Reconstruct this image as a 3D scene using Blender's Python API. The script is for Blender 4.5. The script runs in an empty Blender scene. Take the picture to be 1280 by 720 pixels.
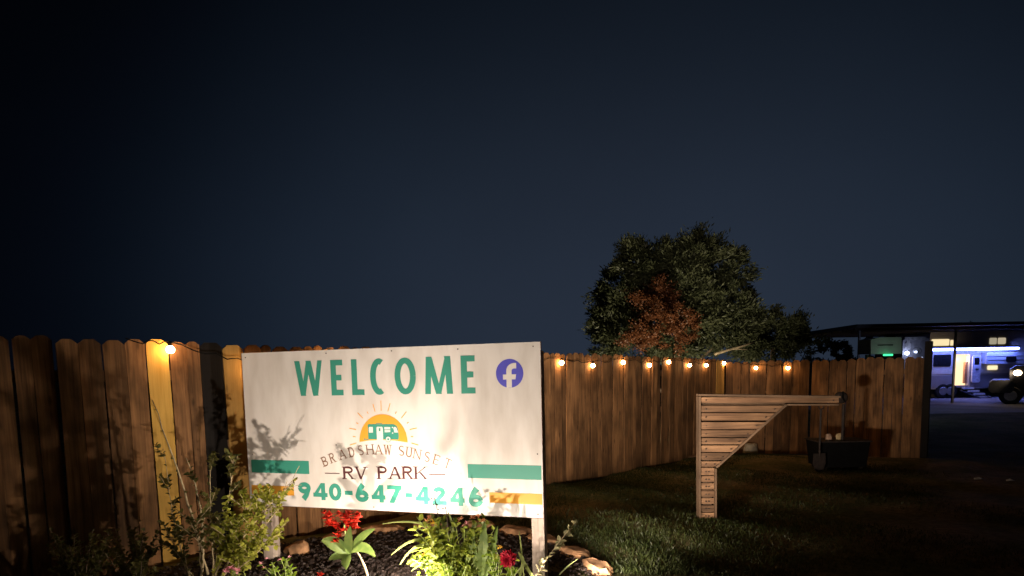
import bpy, math, random
from mathutils import Vector, Matrix
random.seed(7)
RND = random.Random(11)
C = bpy.context.scene.collection
sc = bpy.context.scene
R_ = math.radians
rad = math.radians

# ------------------------------------------------------------------ camera
EYE = 1.6; F = 740.0
PITCH, ROLL = R_(5.5), R_(1.0)
CY = 456 + F * math.tan(PITCH)
_x0 = Vector((1, 0, 0)); _d0 = Vector((0, -math.sin(PITCH), -math.cos(PITCH))); _f0 = Vector((0, math.cos(PITCH), -math.sin(PITCH)))
CR, CD, CF = (math.cos(ROLL) * _x0 + math.sin(ROLL) * _d0), (-math.sin(ROLL) * _x0 + math.cos(ROLL) * _d0), _f0
cd = bpy.data.cameras.new('camera'); cam = bpy.data.objects.new('camera', cd); C.objects.link(cam)
cm = Matrix((CR, -CD, -CF)).transposed().to_4x4(); cm.translation = (0, 0, EYE)
cam.matrix_world = cm
cd.sensor_width = 36; cd.lens = F / 1280 * 36; cd.shift_y = (CY - 360) / 1280
cd.clip_start = 0.05; cd.clip_end = 2000
sc.camera = cam

# ------------------------------------------------------------------ world
w = bpy.data.worlds.new("World"); sc.world = w; w.use_nodes = True
nt = w.node_tree; N = nt.nodes; LK = nt.links; N.clear()
geo = N.new('ShaderNodeNewGeometry')
def vmath(op, a, b=None):
    n = N.new('ShaderNodeVectorMath'); n.operation = op
    LK.new(a, n.inputs[0])
    if b is not None: n.inputs[1].default_value = b
    return n.outputs['Value'] if op == 'DOT_PRODUCT' else n.outputs[0]
def ray_dir(px, py):
    return (CR * ((px - 640) / F) + CD * ((py - CY) / F) + CF).normalized()
tc = N.new('ShaderNodeTexCoord')
glow_dir = ray_dir(800, 430)       # town glow low over the park
dt = vmath('DOT_PRODUCT', tc.outputs['Generated'], tuple(glow_dir))
ramp = N.new('ShaderNodeValToRGB'); ramp.color_ramp.interpolation = 'B_SPLINE'
cr = ramp.color_ramp
SKY = [(0.0, (.0005, .0009, .0017)), (0.58, (.0007, .0012, .0026)), (0.70, (.0017, .0030, .0060)), (0.82, (.0082, .0133, .0235)), (0.91, (.0138, .0214, .0360)), (1.0, (.0190, .0268, .0440))]
cr.elements[0].position = SKY[0][0]; cr.elements[0].color = SKY[0][1] + (1,)
cr.elements[1].position = 1; cr.elements[1].color = SKY[-1][1] + (1,)
for p, c in SKY[1:-1]:
    e = cr.elements.new(p); e.color = c + (1,)
LK.new(dt, ramp.inputs[0])
nz = N.new('ShaderNodeTexNoise'); nz.inputs['Scale'].default_value = 2.2; nz.inputs['Detail'].default_value = 4
LK.new(tc.outputs['Generated'], nz.inputs['Vector'])
mr = N.new('ShaderNodeMapRange'); mr.inputs[3].default_value = .90; mr.inputs[4].default_value = 1.28
LK.new(nz.outputs[0], mr.inputs[0])
sz = N.new('ShaderNodeSeparateXYZ'); LK.new(tc.outputs['Generated'], sz.inputs[0])      # the sky glow thins out with height
el = N.new('ShaderNodeMapRange'); el.interpolation_type = 'SMOOTHSTEP'; el.inputs[1].default_value = .05; el.inputs[2].default_value = .62; el.inputs[3].default_value = 1; el.inputs[4].default_value = .34
LK.new(sz.outputs[2], el.inputs[0])
em = N.new('ShaderNodeMath'); em.operation = 'MULTIPLY'; LK.new(mr.outputs[0], em.inputs[0]); LK.new(el.outputs[0], em.inputs[1])
mx = N.new('ShaderNodeVectorMath'); mx.operation = 'SCALE'
LK.new(ramp.outputs[0], mx.inputs[0]); LK.new(em.outputs[0], mx.inputs['Scale'])
bg = N.new('ShaderNodeBackground'); bg.inputs[1].default_value = 1.0
LK.new(mx.outputs[0], bg.inputs[0])
wo = N.new('ShaderNodeOutputWorld'); LK.new(bg.outputs[0], wo.inputs[0])

sc.view_settings.view_transform = 'Standard'; sc.view_settings.look = 'None'
sc.view_settings.exposure = 0; sc.view_settings.gamma = 1
sc.render.engine = 'CYCLES'
sc.cycles.use_denoising = True
sc.cycles.max_bounces = 5; sc.cycles.diffuse_bounces = 3; sc.cycles.glossy_bounces = 2
sc.cycles.sample_clamp_indirect = 3.0

# ------------------------------------------------------------------ geometry helpers
def at(px, py, Y):
    d = CR * ((px - 640) / F) + CD * ((py - CY) / F) + CF
    return Vector((0, 0, EYE)) + d * (Y / d.y)
def on_line(px, py, p, t):           # view ray through a photo point meets a vertical plane through p along t
    d = CR * ((px - 640) / F) + CD * ((py - CY) / F) + CF
    n = Vector((-t.y, t.x, 0)); k = (Vector((p.x, p.y, 0))).dot(n) / Vector((d.x, d.y, 0)).dot(n)
    return Vector((0, 0, EYE)) + d * k
GP = [(-50, .02), (5, .02), (6, -.01), (7.9, -.07), (10.8, -.14), (11.5, -.2), (14, -.25), (28, -.27), (400, -.27)]
def gz(x, y):
    for (a, za), (b, zb) in zip(GP, GP[1:]):
        if y <= b: return za + (zb - za) * (y - a) / (b - a)
    return -.27
def ground_at(px, py):
    Y = 5.0
    for _ in range(30):
        d = CR * ((px - 640) / F) + CD * ((py - CY) / F) + CF
        Y += .6 * (((gz(0, Y) - EYE) / d.z) * d.y - Y)
    v = at(px, py, Y); v.z = gz(0, Y); return v

class MB:
    def __init__(s): s.v = []; s.f = []; s.m = []; s.mi = 0
    def add(s, vs, fs):
        o = len(s.v); s.v += [tuple(p) for p in vs]; s.f += [tuple(i + o for i in f) for f in fs]; s.m += [s.mi] * len(fs); return s
    def box(s, x0, x1, y0, y1, z0, z1, M=None):
        vs = [Vector(p) for p in ((x0,y0,z0),(x1,y0,z0),(x1,y1,z0),(x0,y1,z0),(x0,y0,z1),(x1,y0,z1),(x1,y1,z1),(x0,y1,z1))]
        if M: vs = [M @ p for p in vs]
        return s.add(vs, [(0,3,2,1),(4,5,6,7),(0,1,5,4),(1,2,6,5),(2,3,7,6),(3,0,4,7)])
    def bbox(s, x0, x1, y0, y1, z0, z1, b=.01, M=None):    # box with chamfered vertical (y) outline in xz
        pts = [(x0+b,z0),(x1-b,z0),(x1,z0+b),(x1,z1-b),(x1-b,z1),(x0+b,z1),(x0,z1-b),(x0,z0+b)]
        return s.prism(pts, y0, y1, M)
    def prism(s, pts, y0, y1, M=None):                    # polygon in x,z extruded along y
        n = len(pts)
        vs = [Vector((x, y0, z)) for x, z in pts] + [Vector((x, y1, z)) for x, z in pts]
        if M: vs = [M @ p for p in vs]
        fs = [tuple(range(n)), tuple(range(2*n-1, n-1, -1))] + [(i, n+i, n+(i+1) % n, (i+1) % n) for i in range(n)]
        return s.add(vs, fs)
    def hull(s, a, b):                                    # two matching rings (lists of points)
        n = len(a)
        return s.add(list(a) + list(b), [tuple(range(n)), tuple(range(2*n-1, n-1, -1))] + [(i, n+i, n+(i+1) % n, (i+1) % n) for i in range(n)])
    def tube(s, pts, rs, n=6, cap=True):
        pts = [Vector(p) for p in pts]
        if not isinstance(rs, (list, tuple)): rs = [rs] * len(pts)
        vs = []; prev = None
        for i, p in enumerate(pts):
            t = (pts[min(i+1, len(pts)-1)] - pts[max(i-1, 0)]).normalized()
            if prev is None:
                a = t.orthogonal().normalized()
            else:
                a = (prev - t * prev.dot(t)).normalized()
            prev = a; b = t.cross(a)
            for k in range(n):
                q = 2 * math.pi * k / n
                vs.append(p + (a * math.cos(q) + b * math.sin(q)) * rs[i])
        fs = []
        for i in range(len(pts) - 1):
            for k in range(n):
                fs.append((i*n+k, i*n+(k+1) % n, (i+1)*n+(k+1) % n, (i+1)*n+k))
        if cap:
            fs.append(tuple(range(n-1, -1, -1))); m = (len(pts)-1)*n; fs.append(tuple(range(m, m+n)))
        return s.add(vs, fs)
    def ball(s, c, r, n=8, m=6, jit=0, sc=(1,1,1)):
        c = Vector(c); vs = [c + Vector((0,0,-r*sc[2]))]
        for i in range(1, m):
            a = -math.pi/2 + math.pi*i/m
            for k in range(n):
                q = 2*math.pi*k/n; rr = r*(1+RND.uniform(-jit, jit))
                vs.append(c + Vector((rr*math.cos(a)*math.cos(q)*sc[0], rr*math.cos(a)*math.sin(q)*sc[1], rr*math.sin(a)*sc[2])))
        vs.append(c + Vector((0,0,r*sc[2])))
        fs = [(0, 1+(k+1) % n, 1+k) for k in range(n)]
        for i in range(m-2):
            for k in range(n):
                fs.append((1+i*n+k, 1+i*n+(k+1) % n, 1+(i+1)*n+(k+1) % n, 1+(i+1)*n+k))
        L = len(vs)-1; b = 1+(m-2)*n
        fs += [(b+k, b+(k+1) % n, L) for k in range(n)]
        return s.add(vs, fs)
    def leaf(s, p, d, up, L, W, fold=.25, droop=0.0):      # pointed oval leaf, folded along its midrib
        p = Vector(p); d = Vector(d).normalized(); sd = d.cross(Vector(up))
        if sd.length < 1e-4: sd = d.orthogonal()
        sd.normalize(); n = sd.cross(d)
        m1 = p + d*L*.35 + n*0; m2 = p + d*L*.72 - n*droop*L*.4; tip = p + d*L - n*droop*L
        a1 = p + d*L*.33 + sd*W*.5 + n*fold*W; a2 = p + d*L*.33 - sd*W*.5 + n*fold*W
        b1 = m2 + sd*W*.38 + n*fold*W*.8; b2 = m2 - sd*W*.38 + n*fold*W*.8
        return s.add([p, a1, b1, tip, b2, a2, m1, m2], [(0,1,6),(0,6,5),(6,1,2,7),(6,7,4,5),(7,2,3),(7,3,4)])
    def build(s, name, mat, parent=None, smooth=False, loc=None):
        me = bpy.data.meshes.new(name); me.from_pydata(s.v, [], s.f)
        mats = mat if isinstance(mat, (list, tuple)) else [mat]
        for m in mats: me.materials.append(m)
        if len(mats) > 1: me.polygons.foreach_set('material_index', s.m)
        if smooth: me.polygons.foreach_set('use_smooth', [True]*len(me.polygons))
        me.update()
        o = bpy.data.objects.new(name, me); C.objects.link(o)
        if parent: o.parent = parent
        if loc is not None: o.location = loc
        return o
def tag(o, label=None, cat=None, group=None, kind=None):
    if label: o['label'] = label
    if cat: o['category'] = cat
    if group: o['group'] = group
    if kind: o['kind'] = kind
    return o
def empty(name, loc=(0,0,0), rz=0, label=None, cat=None, group=None):
    o = bpy.data.objects.new(name, None); C.objects.link(o); o.location = loc; o.rotation_euler = (0,0,rz)
    o.empty_display_size = .1
    return tag(o, label, cat, group)
def inst(o, name=None, parent=None, loc=None, rot=None, scale=None):
    c = o.copy(); C.objects.link(c)
    if parent: c.parent = parent
    if loc is not None: c.location = loc
    if rot is not None: c.rotation_euler = rot
    if scale is not None: c.scale = scale
    return c

# ------------------------------------------------------------------ materials
def newmat(name):
    m = bpy.data.materials.new(name); m.use_nodes = True
    return m, m.node_tree.nodes, m.node_tree.links, m.node_tree.nodes['Principled BSDF']
def simple(name, col, rough=.6, metal=0, var=.12, scale=12, bump=0, spec=.4, trans=0):
    m, n, l, p = newmat(name)
    p.inputs['Roughness'].default_value = rough; p.inputs['Metallic'].default_value = metal
    p.inputs['Specular IOR Level'].default_value = spec
    tc = n.new('ShaderNodeTexCoord'); oi = n.new('ShaderNodeObjectInfo')
    nz = n.new('ShaderNodeTexNoise'); nz.inputs['Scale'].default_value = scale; nz.inputs['Detail'].default_value = 5
    l.new(tc.outputs['Object'], nz.inputs['Vector'])
    hs = n.new('ShaderNodeHueSaturation'); hs.inputs['Color'].default_value = col + (1,)
    mp = n.new('ShaderNodeMapRange'); mp.inputs[1].default_value = .25; mp.inputs[2].default_value = .75; mp.inputs[3].default_value = 1-var*2; mp.inputs[4].default_value = 1+var*2
    l.new(nz.outputs[0], mp.inputs[0]); l.new(mp.outputs[0], hs.inputs['Value']); l.new(hs.outputs[0], p.inputs['Base Color'])
    if bump:
        b = n.new('ShaderNodeBump'); b.inputs['Strength'].default_value = bump; b.inputs['Distance'].default_value = .01
        l.new(nz.outputs[0], b.inputs['Height']); l.new(b.outputs[0], p.inputs['Normal'])
    return m
def leafmat(name, c1, c2, scale=9, rough=.45, trans=.35):
    m, n, l, p = newmat(name)
    tc = n.new('ShaderNodeTexCoord'); nz = n.new('ShaderNodeTexNoise'); nz.inputs['Scale'].default_value = scale; nz.inputs['Detail'].default_value = 3
    l.new(tc.outputs['Object'], nz.inputs['Vector'])
    gi = n.new('ShaderNodeNewGeometry')
    ad = n.new('ShaderNodeMath'); ad.operation = 'ADD'; mu = n.new('ShaderNodeMath'); mu.operation = 'MULTIPLY'; mu.inputs[1].default_value = .7
    l.new(gi.outputs['Random Per Island'], mu.inputs[0]); l.new(mu.outputs[0], ad.inputs[0])
    mu2 = n.new('ShaderNodeMath'); mu2.operation = 'MULTIPLY_ADD'; mu2.inputs[1].default_value = 1.4; mu2.inputs[2].default_value = -.5
    l.new(nz.outputs[0], mu2.inputs[0]); l.new(mu2.outputs[0], ad.inputs[1])
    mx = n.new('ShaderNodeMix'); mx.data_type = 'RGBA'; mx.inputs[6].default_value = c1+(1,); mx.inputs[7].default_value = c2+(1,)
    l.new(ad.outputs[0], mx.inputs[0]); l.new(mx.outputs[2], p.inputs['Base Color'])
    p.inputs['Roughness'].default_value = rough; p.inputs['Specular IOR Level'].default_value = .35
    tr = n.new('ShaderNodeBsdfTranslucent'); l.new(mx.outputs[2], tr.inputs[0])
    ms = n.new('ShaderNodeMixShader'); ms.inputs[0].default_value = trans
    l.new(p.outputs[0], ms.inputs[1]); l.new(tr.outputs[0], ms.inputs[2]); l.new(ms.outputs[0], n['Material Output'].inputs[0])
    return m
def wood(name, c_dark, c_light, axis='Z', grain=1.0, var=.35, stain=.5, rough=.8):
    """sawn boards: long streaky grain along the axis, darker weathering patches, small knots; each board its own offset and tone"""
    m, n, l, p = newmat(name)
    tc = n.new('ShaderNodeTexCoord'); oi = n.new('ShaderNodeObjectInfo')
    off = n.new('ShaderNodeVectorMath'); off.operation = 'MULTIPLY_ADD'; off.inputs[1].default_value = (37, 53, 71)
    cx = n.new('ShaderNodeCombineXYZ')
    for k in range(3): l.new(oi.outputs['Random'], cx.inputs[k])
    l.new(cx.outputs[0], off.inputs[0]); l.new(tc.outputs['Object'], off.inputs[2])
    def stretched(sx, sl):
        mp = n.new('ShaderNodeMapping'); s = [sx]*3; s['XYZ'.index(axis)] = sl
        mp.inputs['Scale'].default_value = s; l.new(off.outputs[0], mp.inputs[0]); return mp.outputs[0]
    g1 = n.new('ShaderNodeTexNoise'); g1.inputs['Scale'].default_value = 1; g1.inputs['Detail'].default_value = 6; g1.inputs['Distortion'].default_value = .4
    l.new(stretched(70*grain, 2.2), g1.inputs['Vector'])
    g2 = n.new('ShaderNodeTexNoise'); g2.inputs['Scale'].default_value = 1; g2.inputs['Detail'].default_value = 3; g2.inputs['Distortion'].default_value = 1.0
    l.new(stretched(14, 1.3), g2.inputs['Vector'])
    g3 = n.new('ShaderNodeTexNoise'); g3.inputs['Scale'].default_value = 1; g3.inputs['Detail'].default_value = 4
    l.new(stretched(4, 2.5), g3.inputs['Vector'])
    vo = n.new('ShaderNodeTexVoronoi'); vo.inputs['Scale'].default_value = 1; l.new(stretched(9, 3.2), vo.inputs['Vector'])
    kn = n.new('ShaderNodeMapRange'); kn.inputs[1].default_value = .05; kn.inputs[2].default_value = .16; kn.inputs[3].default_value = .45; kn.inputs[4].default_value = 1
    l.new(vo.outputs['Distance'], kn.inputs[0])
    rp = n.new('ShaderNodeMapRange'); rp.inputs[1].default_value = .3; rp.inputs[2].default_value = .7
    l.new(g1.outputs[0], rp.inputs[0])
    a = n.new('ShaderNodeMath'); a.operation = 'MULTIPLY_ADD'; a.inputs[1].default_value = .45; 
    r2 = n.new('ShaderNodeMapRange'); r2.inputs[1].default_value = .3; r2.inputs[2].default_value = .7; r2.inputs[4].default_value = .55
    l.new(g2.outputs[0], r2.inputs[0]); l.new(rp.outputs[0], a.inputs[0]); l.new(r2.outputs[0], a.inputs[2])
    mx = n.new('ShaderNodeMix'); mx.data_type = 'RGBA'; mx.inputs[6].default_value = c_dark+(1,); mx.inputs[7].default_value = c_light+(1,)
    l.new(a.outputs[0], mx.inputs[0])
    hs = n.new('ShaderNodeHueSaturation')
    v1 = n.new('ShaderNodeMapRange'); v1.inputs[3].default_value = 1-var; v1.inputs[4].default_value = 1+var; l.new(oi.outputs['Random'], v1.inputs[0])
    v2 = n.new('ShaderNodeMapRange'); v2.inputs[1].default_value = .35; v2.inputs[2].default_value = .6; v2.inputs[3].default_value = 1-stain; v2.inputs[4].default_value = 1; l.new(g3.outputs[0], v2.inputs[0])
    m1 = n.new('ShaderNodeMath'); m1.operation = 'MULTIPLY'; l.new(v1.outputs[0], m1.inputs[0]); l.new(v2.outputs[0], m1.inputs[1])
    m2 = n.new('ShaderNodeMath'); m2.operation = 'MULTIPLY'; l.new(m1.outputs[0], m2.inputs[0]); l.new(kn.outputs[0], m2.inputs[1])
    l.new(m2.outputs[0], hs.inputs['Value']); l.new(mx.outputs[2], hs.inputs['Color']); l.new(hs.outputs[0], p.inputs['Base Color'])
    p.inputs['Roughness'].default_value = rough; p.inputs['Specular IOR Level'].default_value = .25
    b = n.new('ShaderNodeBump'); b.inputs['Strength'].default_value = .5; b.inputs['Distance'].default_value = .003
    l.new(g1.outputs[0], b.inputs['Height']); l.new(b.outputs[0], p.inputs['Normal'])
    return m
def glow(name, col, s):
    m, n, l, p = newmat(name)
    p.inputs['Base Color'].default_value = (.02,.02,.02,1)
    p.inputs['Emission Color'].default_value = col+(1,); p.inputs['Emission Strength'].default_value = s
    return m
M = {}
M['picket'] = wood('weathered_cedar', (.070,.033,.013), (.32,.165,.068), var=.38, stain=.55)
M['picket_new'] = wood('fresh_pine', (.50,.29,.055), (.68,.42,.10), var=.06, stain=.12)
M['picket_dim'] = wood('dimmed_pine', (.40,.23,.06), (.56,.34,.10), var=.05, stain=.3)  # fresh pine darkened for the sign's shade; corner pickets use it too
M['shadow_and_post'] = wood('shadow_and_post_black', (.003,.0022,.002), (.009,.0065,.005), var=.1, stain=.5)  # sign's cast shadow put into one picket's colour; end post shares it
M['rail'] = wood('fence_rail', (.12,.065,.03), (.28,.16,.08), axis='X')
M['slat'] = wood('pallet_slat', (.036,.018,.010), (.225,.130,.068), axis='X', var=.34, stain=.4)
M['slatframe'] = wood('pallet_frame', (.06,.038,.022), (.14,.088,.052), axis='X', var=.1, stain=.4)
M['post'] = wood('grey_post', (.30,.24,.20), (.62,.53,.46), var=.08, stain=.3)
M['rock'] = simple('tan_rock', (.34,.19,.095), .9, var=.3, scale=14, bump=.7)
M['rockpale'] = simple('pale_rock', (.30,.26,.19), .9, var=.2, scale=10, bump=.6)
M['mulch'] = simple('dark_mulch_chip', (.026,.017,.014), .7, var=.4, scale=30, bump=.5)
M['black'] = simple('black_paint', (.004,.004,.004), .8, var=.2, spec=.1)
M['iron'] = simple('rusty_iron', (.022,.015,.012), .7, var=.4, scale=20)
M['bark'] = simple('bark', (.14,.10,.07), .9, var=.35, scale=18, bump=.8)
M['palebark'] = simple('pale_bark', (.22,.17,.11), .9, var=.3, scale=18, bump=.6)
M['stem'] = simple('shrub_stem', (.36,.29,.17), .7, var=.25, scale=20)
M['greenstem'] = simple('green_stem', (.20,.26,.07), .5, var=.2, scale=20)
M['cone'] = leafmat('juniper_foliage', (.040,.052,.026), (.135,.150,.078), scale=1.1)
M['rust'] = leafmat('dead_foliage', (.10,.036,.014), (.22,.085,.036), scale=3)
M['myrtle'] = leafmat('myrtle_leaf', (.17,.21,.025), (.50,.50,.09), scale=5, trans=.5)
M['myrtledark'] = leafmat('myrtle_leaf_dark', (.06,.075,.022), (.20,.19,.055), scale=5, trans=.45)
M['bush'] = leafmat('bush_leaf', (.10,.16,.018), (.34,.38,.055), scale=8)
M['lime'] = leafmat('lime_leaf', (.08,.16,.012), (.24,.33,.035), scale=10)
M['bigleaf'] = leafmat('canna_leaf', (.035,.085,.016), (.14,.19,.05), scale=26)
M['strap'] = leafmat('strap_leaf', (.10,.14,.04), (.22,.25,.08), scale=8)
M['grass'] = leafmat('lawn_blade', (.020,.034,.008), (.060,.075,.020), scale=1.5)
M['red'] = leafmat('red_petal', (.55,.03,.02), (.85,.08,.04), scale=20)
M['crimson'] = leafmat('crimson_petal', (.24,.006,.020), (.48,.020,.045), scale=20)
M['pink'] = leafmat('pink_petal', (.60,.22,.28), (.78,.40,.45), scale=20)
M['peach'] = leafmat('peach_petal', (.60,.24,.10), (.75,.40,.20), scale=20)
M['yellow'] = leafmat('yellow_petal', (.75,.42,.03), (.85,.6,.08), scale=20)
M['paper'] = simple('white_litter', (.7,.7,.68), .8, var=.1)

# ------------------------------------------------------------------ ground
def ground_material():
    m, n, l, p = newmat('lawn_and_dirt')
    geo = n.new('ShaderNodeNewGeometry')
    n1 = n.new('ShaderNodeTexNoise'); n1.inputs['Scale'].default_value = .9; n1.inputs['Detail'].default_value = 7; n1.inputs['Roughness'].default_value = .65
    l.new(geo.outputs['Position'], n1.inputs['Vector'])
    n2 = n.new('ShaderNodeTexNoise'); n2.inputs['Scale'].default_value = 18; n2.inputs['Detail'].default_value = 6; n2.inputs['Roughness'].default_value = .7
    l.new(geo.outputs['Position'], n2.inputs['Vector'])
    mx = n.new('ShaderNodeMix'); mx.data_type = 'RGBA'; mx.inputs[6].default_value = (.095,.105,.040,1); mx.inputs[7].default_value = (.26,.20,.115,1)
    mr = n.new('ShaderNodeMapRange'); mr.inputs[1].default_value = .42; mr.inputs[2].default_value = .62; l.new(n1.outputs[0], mr.inputs[0]); l.new(mr.outputs[0], mx.inputs[0])
    hs = n.new('ShaderNodeHueSaturation'); m2 = n.new('ShaderNodeMapRange'); m2.inputs[1].default_value = .3; m2.inputs[2].default_value = .7; m2.inputs[3].default_value = .45; m2.inputs[4].default_value = 1.5
    l.new(n2.outputs[0], m2.inputs[0]); l.new(m2.outputs[0], hs.inputs['Value']); l.new(mx.outputs[2], hs.inputs['Color']); l.new(hs.outputs[0], p.inputs['Base Color'])
    p.inputs['Roughness'].default_value = .95; p.inputs['Specular IOR Level'].default_value = .15
    b = n.new('ShaderNodeBump'); b.inputs['Strength'].default_value = .8; b.inputs['Distance'].default_value = .04
    l.new(n2.outputs[0], b.inputs['Height']); l.new(b.outputs[0], p.inputs['Normal'])
    return m
def lump(x, y):
    return .018*math.sin(x*2.1+1.3*math.sin(y*1.7)) + .015*math.sin(y*3.3+x*1.1) + .008*math.sin(x*7.1+y*5.3)
g = MB()
xs = [-300,-100,-40,-15,-8] + [-6+.15*i for i in range(100)] + [10,13,18,24,32,45,70,120,300]
ys = [-100,-30,-8,0,2,3] + [3.3+.15*i for i in range(66)] + [14,16,19,23,28,35,50,80,150,400]
for y in ys:
    for x in xs:
        k = 1 if (-6 < x < 8.8 and 3.2 < y < 13) else 0
        g.v.append((x, y, gz(x, y) + (lump(x, y) if k else 0) - .004))
nx = len(xs)
for j in range(len(ys)-1):
    for i in range(nx-1):
        g.f.append((j*nx+i, j*nx+i+1, (j+1)*nx+i+1, (j+1)*nx+i))
tag(g.build('ground', ground_material(), smooth=True), kind='structure')
# gravel lot round the trailers
def gravel_material():
    m, n, l, p = newmat('pale_gravel')
    geo = n.new('ShaderNodeNewGeometry')
    n1 = n.new('ShaderNodeTexNoise'); n1.inputs['Scale'].default_value = .5; n1.inputs['Detail'].default_value = 8; l.new(geo.outputs['Position'], n1.inputs['Vector'])
    n2 = n.new('ShaderNodeTexNoise'); n2.inputs['Scale'].default_value = 30; n2.inputs['Detail'].default_value = 3; l.new(geo.outputs['Position'], n2.inputs['Vector'])
    a = n.new('ShaderNodeMath'); a.operation = 'MULTIPLY_ADD'; a.inputs[1].default_value = .5; l.new(n2.outputs[0], a.inputs[0]); l.new(n1.outputs[0], a.inputs[2])
    mx = n.new('ShaderNodeMix'); mx.data_type = 'RGBA'; mx.inputs[6].default_value = (.10,.095,.10,1); mx.inputs[7].default_value = (.42,.40,.42,1)
    mr = n.new('ShaderNodeMapRange'); mr.inputs[1].default_value = .5; mr.inputs[2].default_value = 1.0; l.new(a.outputs[0], mr.inputs[0]); l.new(mr.outputs[0], mx.inputs[0]); l.new(mx.outputs[2], p.inputs['Base Color'])
    p.inputs['Roughness'].default_value = .9
    b = n.new('ShaderNodeBump'); b.inputs['Strength'].default_value = .6; b.inputs['Distance'].default_value = .03; l.new(a.outputs[0], b.inputs['Height']); l.new(b.outputs[0], p.inputs['Normal'])
    return m
g = MB(); pts = []
for i in range(40):
    a = 2*math.pi*i/40; r = 1+.08*math.sin(3*a+1)+.05*math.sin(7*a)
    pts.append((23+14*r*math.cos(a), 25+8.0*r*math.sin(a)))
g.add([(x, y, -.262) for x, y in pts] + [(23, 25, -.262)], [(i, (i+1) % 40, 40) for i in range(40)])
tag(g.build('gravel_lot', gravel_material()), kind='structure')

# ------------------------------------------------------------------ fence
P0 = Vector((-3.5, 4.05, 0)); PC = Vector((4.14, 11.515, 0)); P2 = Vector((5.6, 11.13, 0)); P3 = Vector((6.975, 9.905, 0))
T1 = (PC-P0).normalized(); T2 = (P2-PC).normalized(); T3 = (P3-P2).normalized()
def picket_mesh(w, h, seed):
    r = random.Random(seed); mb = MB(); t = .017; c = min(.036, w*.25)
    e = [r.uniform(-.004, .004) for _ in range(8)]
    zs = [0, h*.33, h*.66]
    L = [(-w/2+e[i], z) for i, z in enumerate(zs)]; Rr = [(w/2+e[i+3], z) for i, z in enumerate(zs)]
    pts = L[:1] + Rr[:1] + Rr[1:] + [(w/2, h-c), (w/2-c, h-.004), (w/2-c-.01, h), (-w/2+c+.01, h), (-w/2+c, h-.004), (-w/2, h-c)] + L[:0:-1]
    mb.prism(pts, -t/2, t/2)
    return mb
def picket_kinds(w, h, n, mat, tmp=[]):
    out = []
    for i in range(n):
        o = picket_mesh(w, h, i*13+int(w*1000)).build('picket', mat); out.append(o)
    return out
def lib(o):            # keep a mesh as a template: take the object itself out of the scene
    me = o.data; bpy.data.objects.remove(o); return me
def place_mesh(name, me, parent, loc, rot=(0,0,0), scale=(1,1,1)):
    o = bpy.data.objects.new(name, me); C.objects.link(o); o.parent = parent; o.location = loc; o.rotation_euler = rot; o.scale = scale
    return o
f1 = empty('wooden_fence', (P0.x, P0.y, 0), 0, 'long dog-eared brown picket fence run behind the white sign', 'fence')
ang1 = math.atan2(T1.y, T1.x)
def add_pickets(root, P, ang, T, bounds, tops, mats=None, gap=.004):
    base = Vector(root.location)
    lenT = {}
    for i, (a, b) in enumerate(zip(bounds, bounds[1:])):
        s = (a+b)/2; w = b-a-gap
        q = P + T*s; z0 = gz(0, q.y)-.02 + (RND.uniform(0,.02)); h = tops(s) - z0 + RND.uniform(-.016, .012)
        mat = mats(i) if mats else M['picket']
        key = (round(w, 2), round(h, 1), mat.name, i % 3)
        if key not in lenT: lenT[key] = lib(picket_mesh(1, 1, i).build('picket', mat)) if False else lib(picket_mesh(w, h, i).build('picket', mat))
        hh = max(v.co.z for v in lenT[key].vertices); ww = max(v.co.x for v in lenT[key].vertices)-min(v.co.x for v in lenT[key].vertices)
        off = Vector((-T.y, T.x, 0))*(RND.uniform(-.004,.004) - (.006 if i % 2 else -.002))
        o = place_mesh('picket', lenT[key], root, (q+off-base).to_tuple()[:2] + (z0-base.z,), (RND.uniform(-.012,.012), RND.uniform(-.004,.004), ang+RND.uniform(-.012,.012)), ((w+.001)/ww,1,h/hh))
        if mats:
            if mat is M['picket_new']: o['label'] = 'fresh yellow replacement picket'
            if mat is M['shadow_and_post']: o['label'] = 'picket coloured black for the sign shadow'
            if mat is M['picket_dim']: o['label'] = 'yellowish pine picket beside the sign'
bpx = [-60,-38,-14,12,37,66,96,126,155,182,210,232,249,278,304]
def s_of(px, py=430):
    v = on_line(px, py, P0, T1); return (Vector((v.x, v.y, 0))-P0).dot(T1)
b1 = [s_of(p, 424+.02*p) for p in bpx]
while b1[0] > -1.6: b1.insert(0, b1[0]-.15)
n_left = b1.index(s_of(182, 424+.02*182)); 
L1 = (PC-P0).length
while b1[-1] < L1-.16: b1.append(b1[-1]+RND.choice([.14,.145,.14,.15,.095,.145]))
b1.append(L1)
tp = [(-2, 1.84), (0, 1.845), (.98, 1.84), (5.5, 1.79), (9.6, 1.665), (10.7, 1.635)]
TOPF = [(s_of(x, y), on_line(x, y, P0, T1).z) for x, y in ((0,419.5),(82,421.5),(168,424),(196,424),(230,428),(264,430),(290,429),(330,431),(440,434),(680,440.5),(770,443.5),(868,447.5),(905,450))]
def interp(tab, s):
    if s <= tab[0][0]: return tab[0][1]
    for (a, za), (b, zb) in zip(tab, tab[1:]):
        if s <= b: return za+(zb-za)*(s-a)/(b-a)
    return tab[-1][1]
def mats1(i):
    if i == n_left: return M['picket_new']
    if i == n_left+3: return M['shadow_and_post']
    if i == n_left+4: return M['picket_dim']
    if i >= len(b1)-4: return M['picket_dim']
    return M['picket']
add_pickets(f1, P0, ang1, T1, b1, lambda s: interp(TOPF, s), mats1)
nb = Vector((-T1.y, T1.x, 0))
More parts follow.
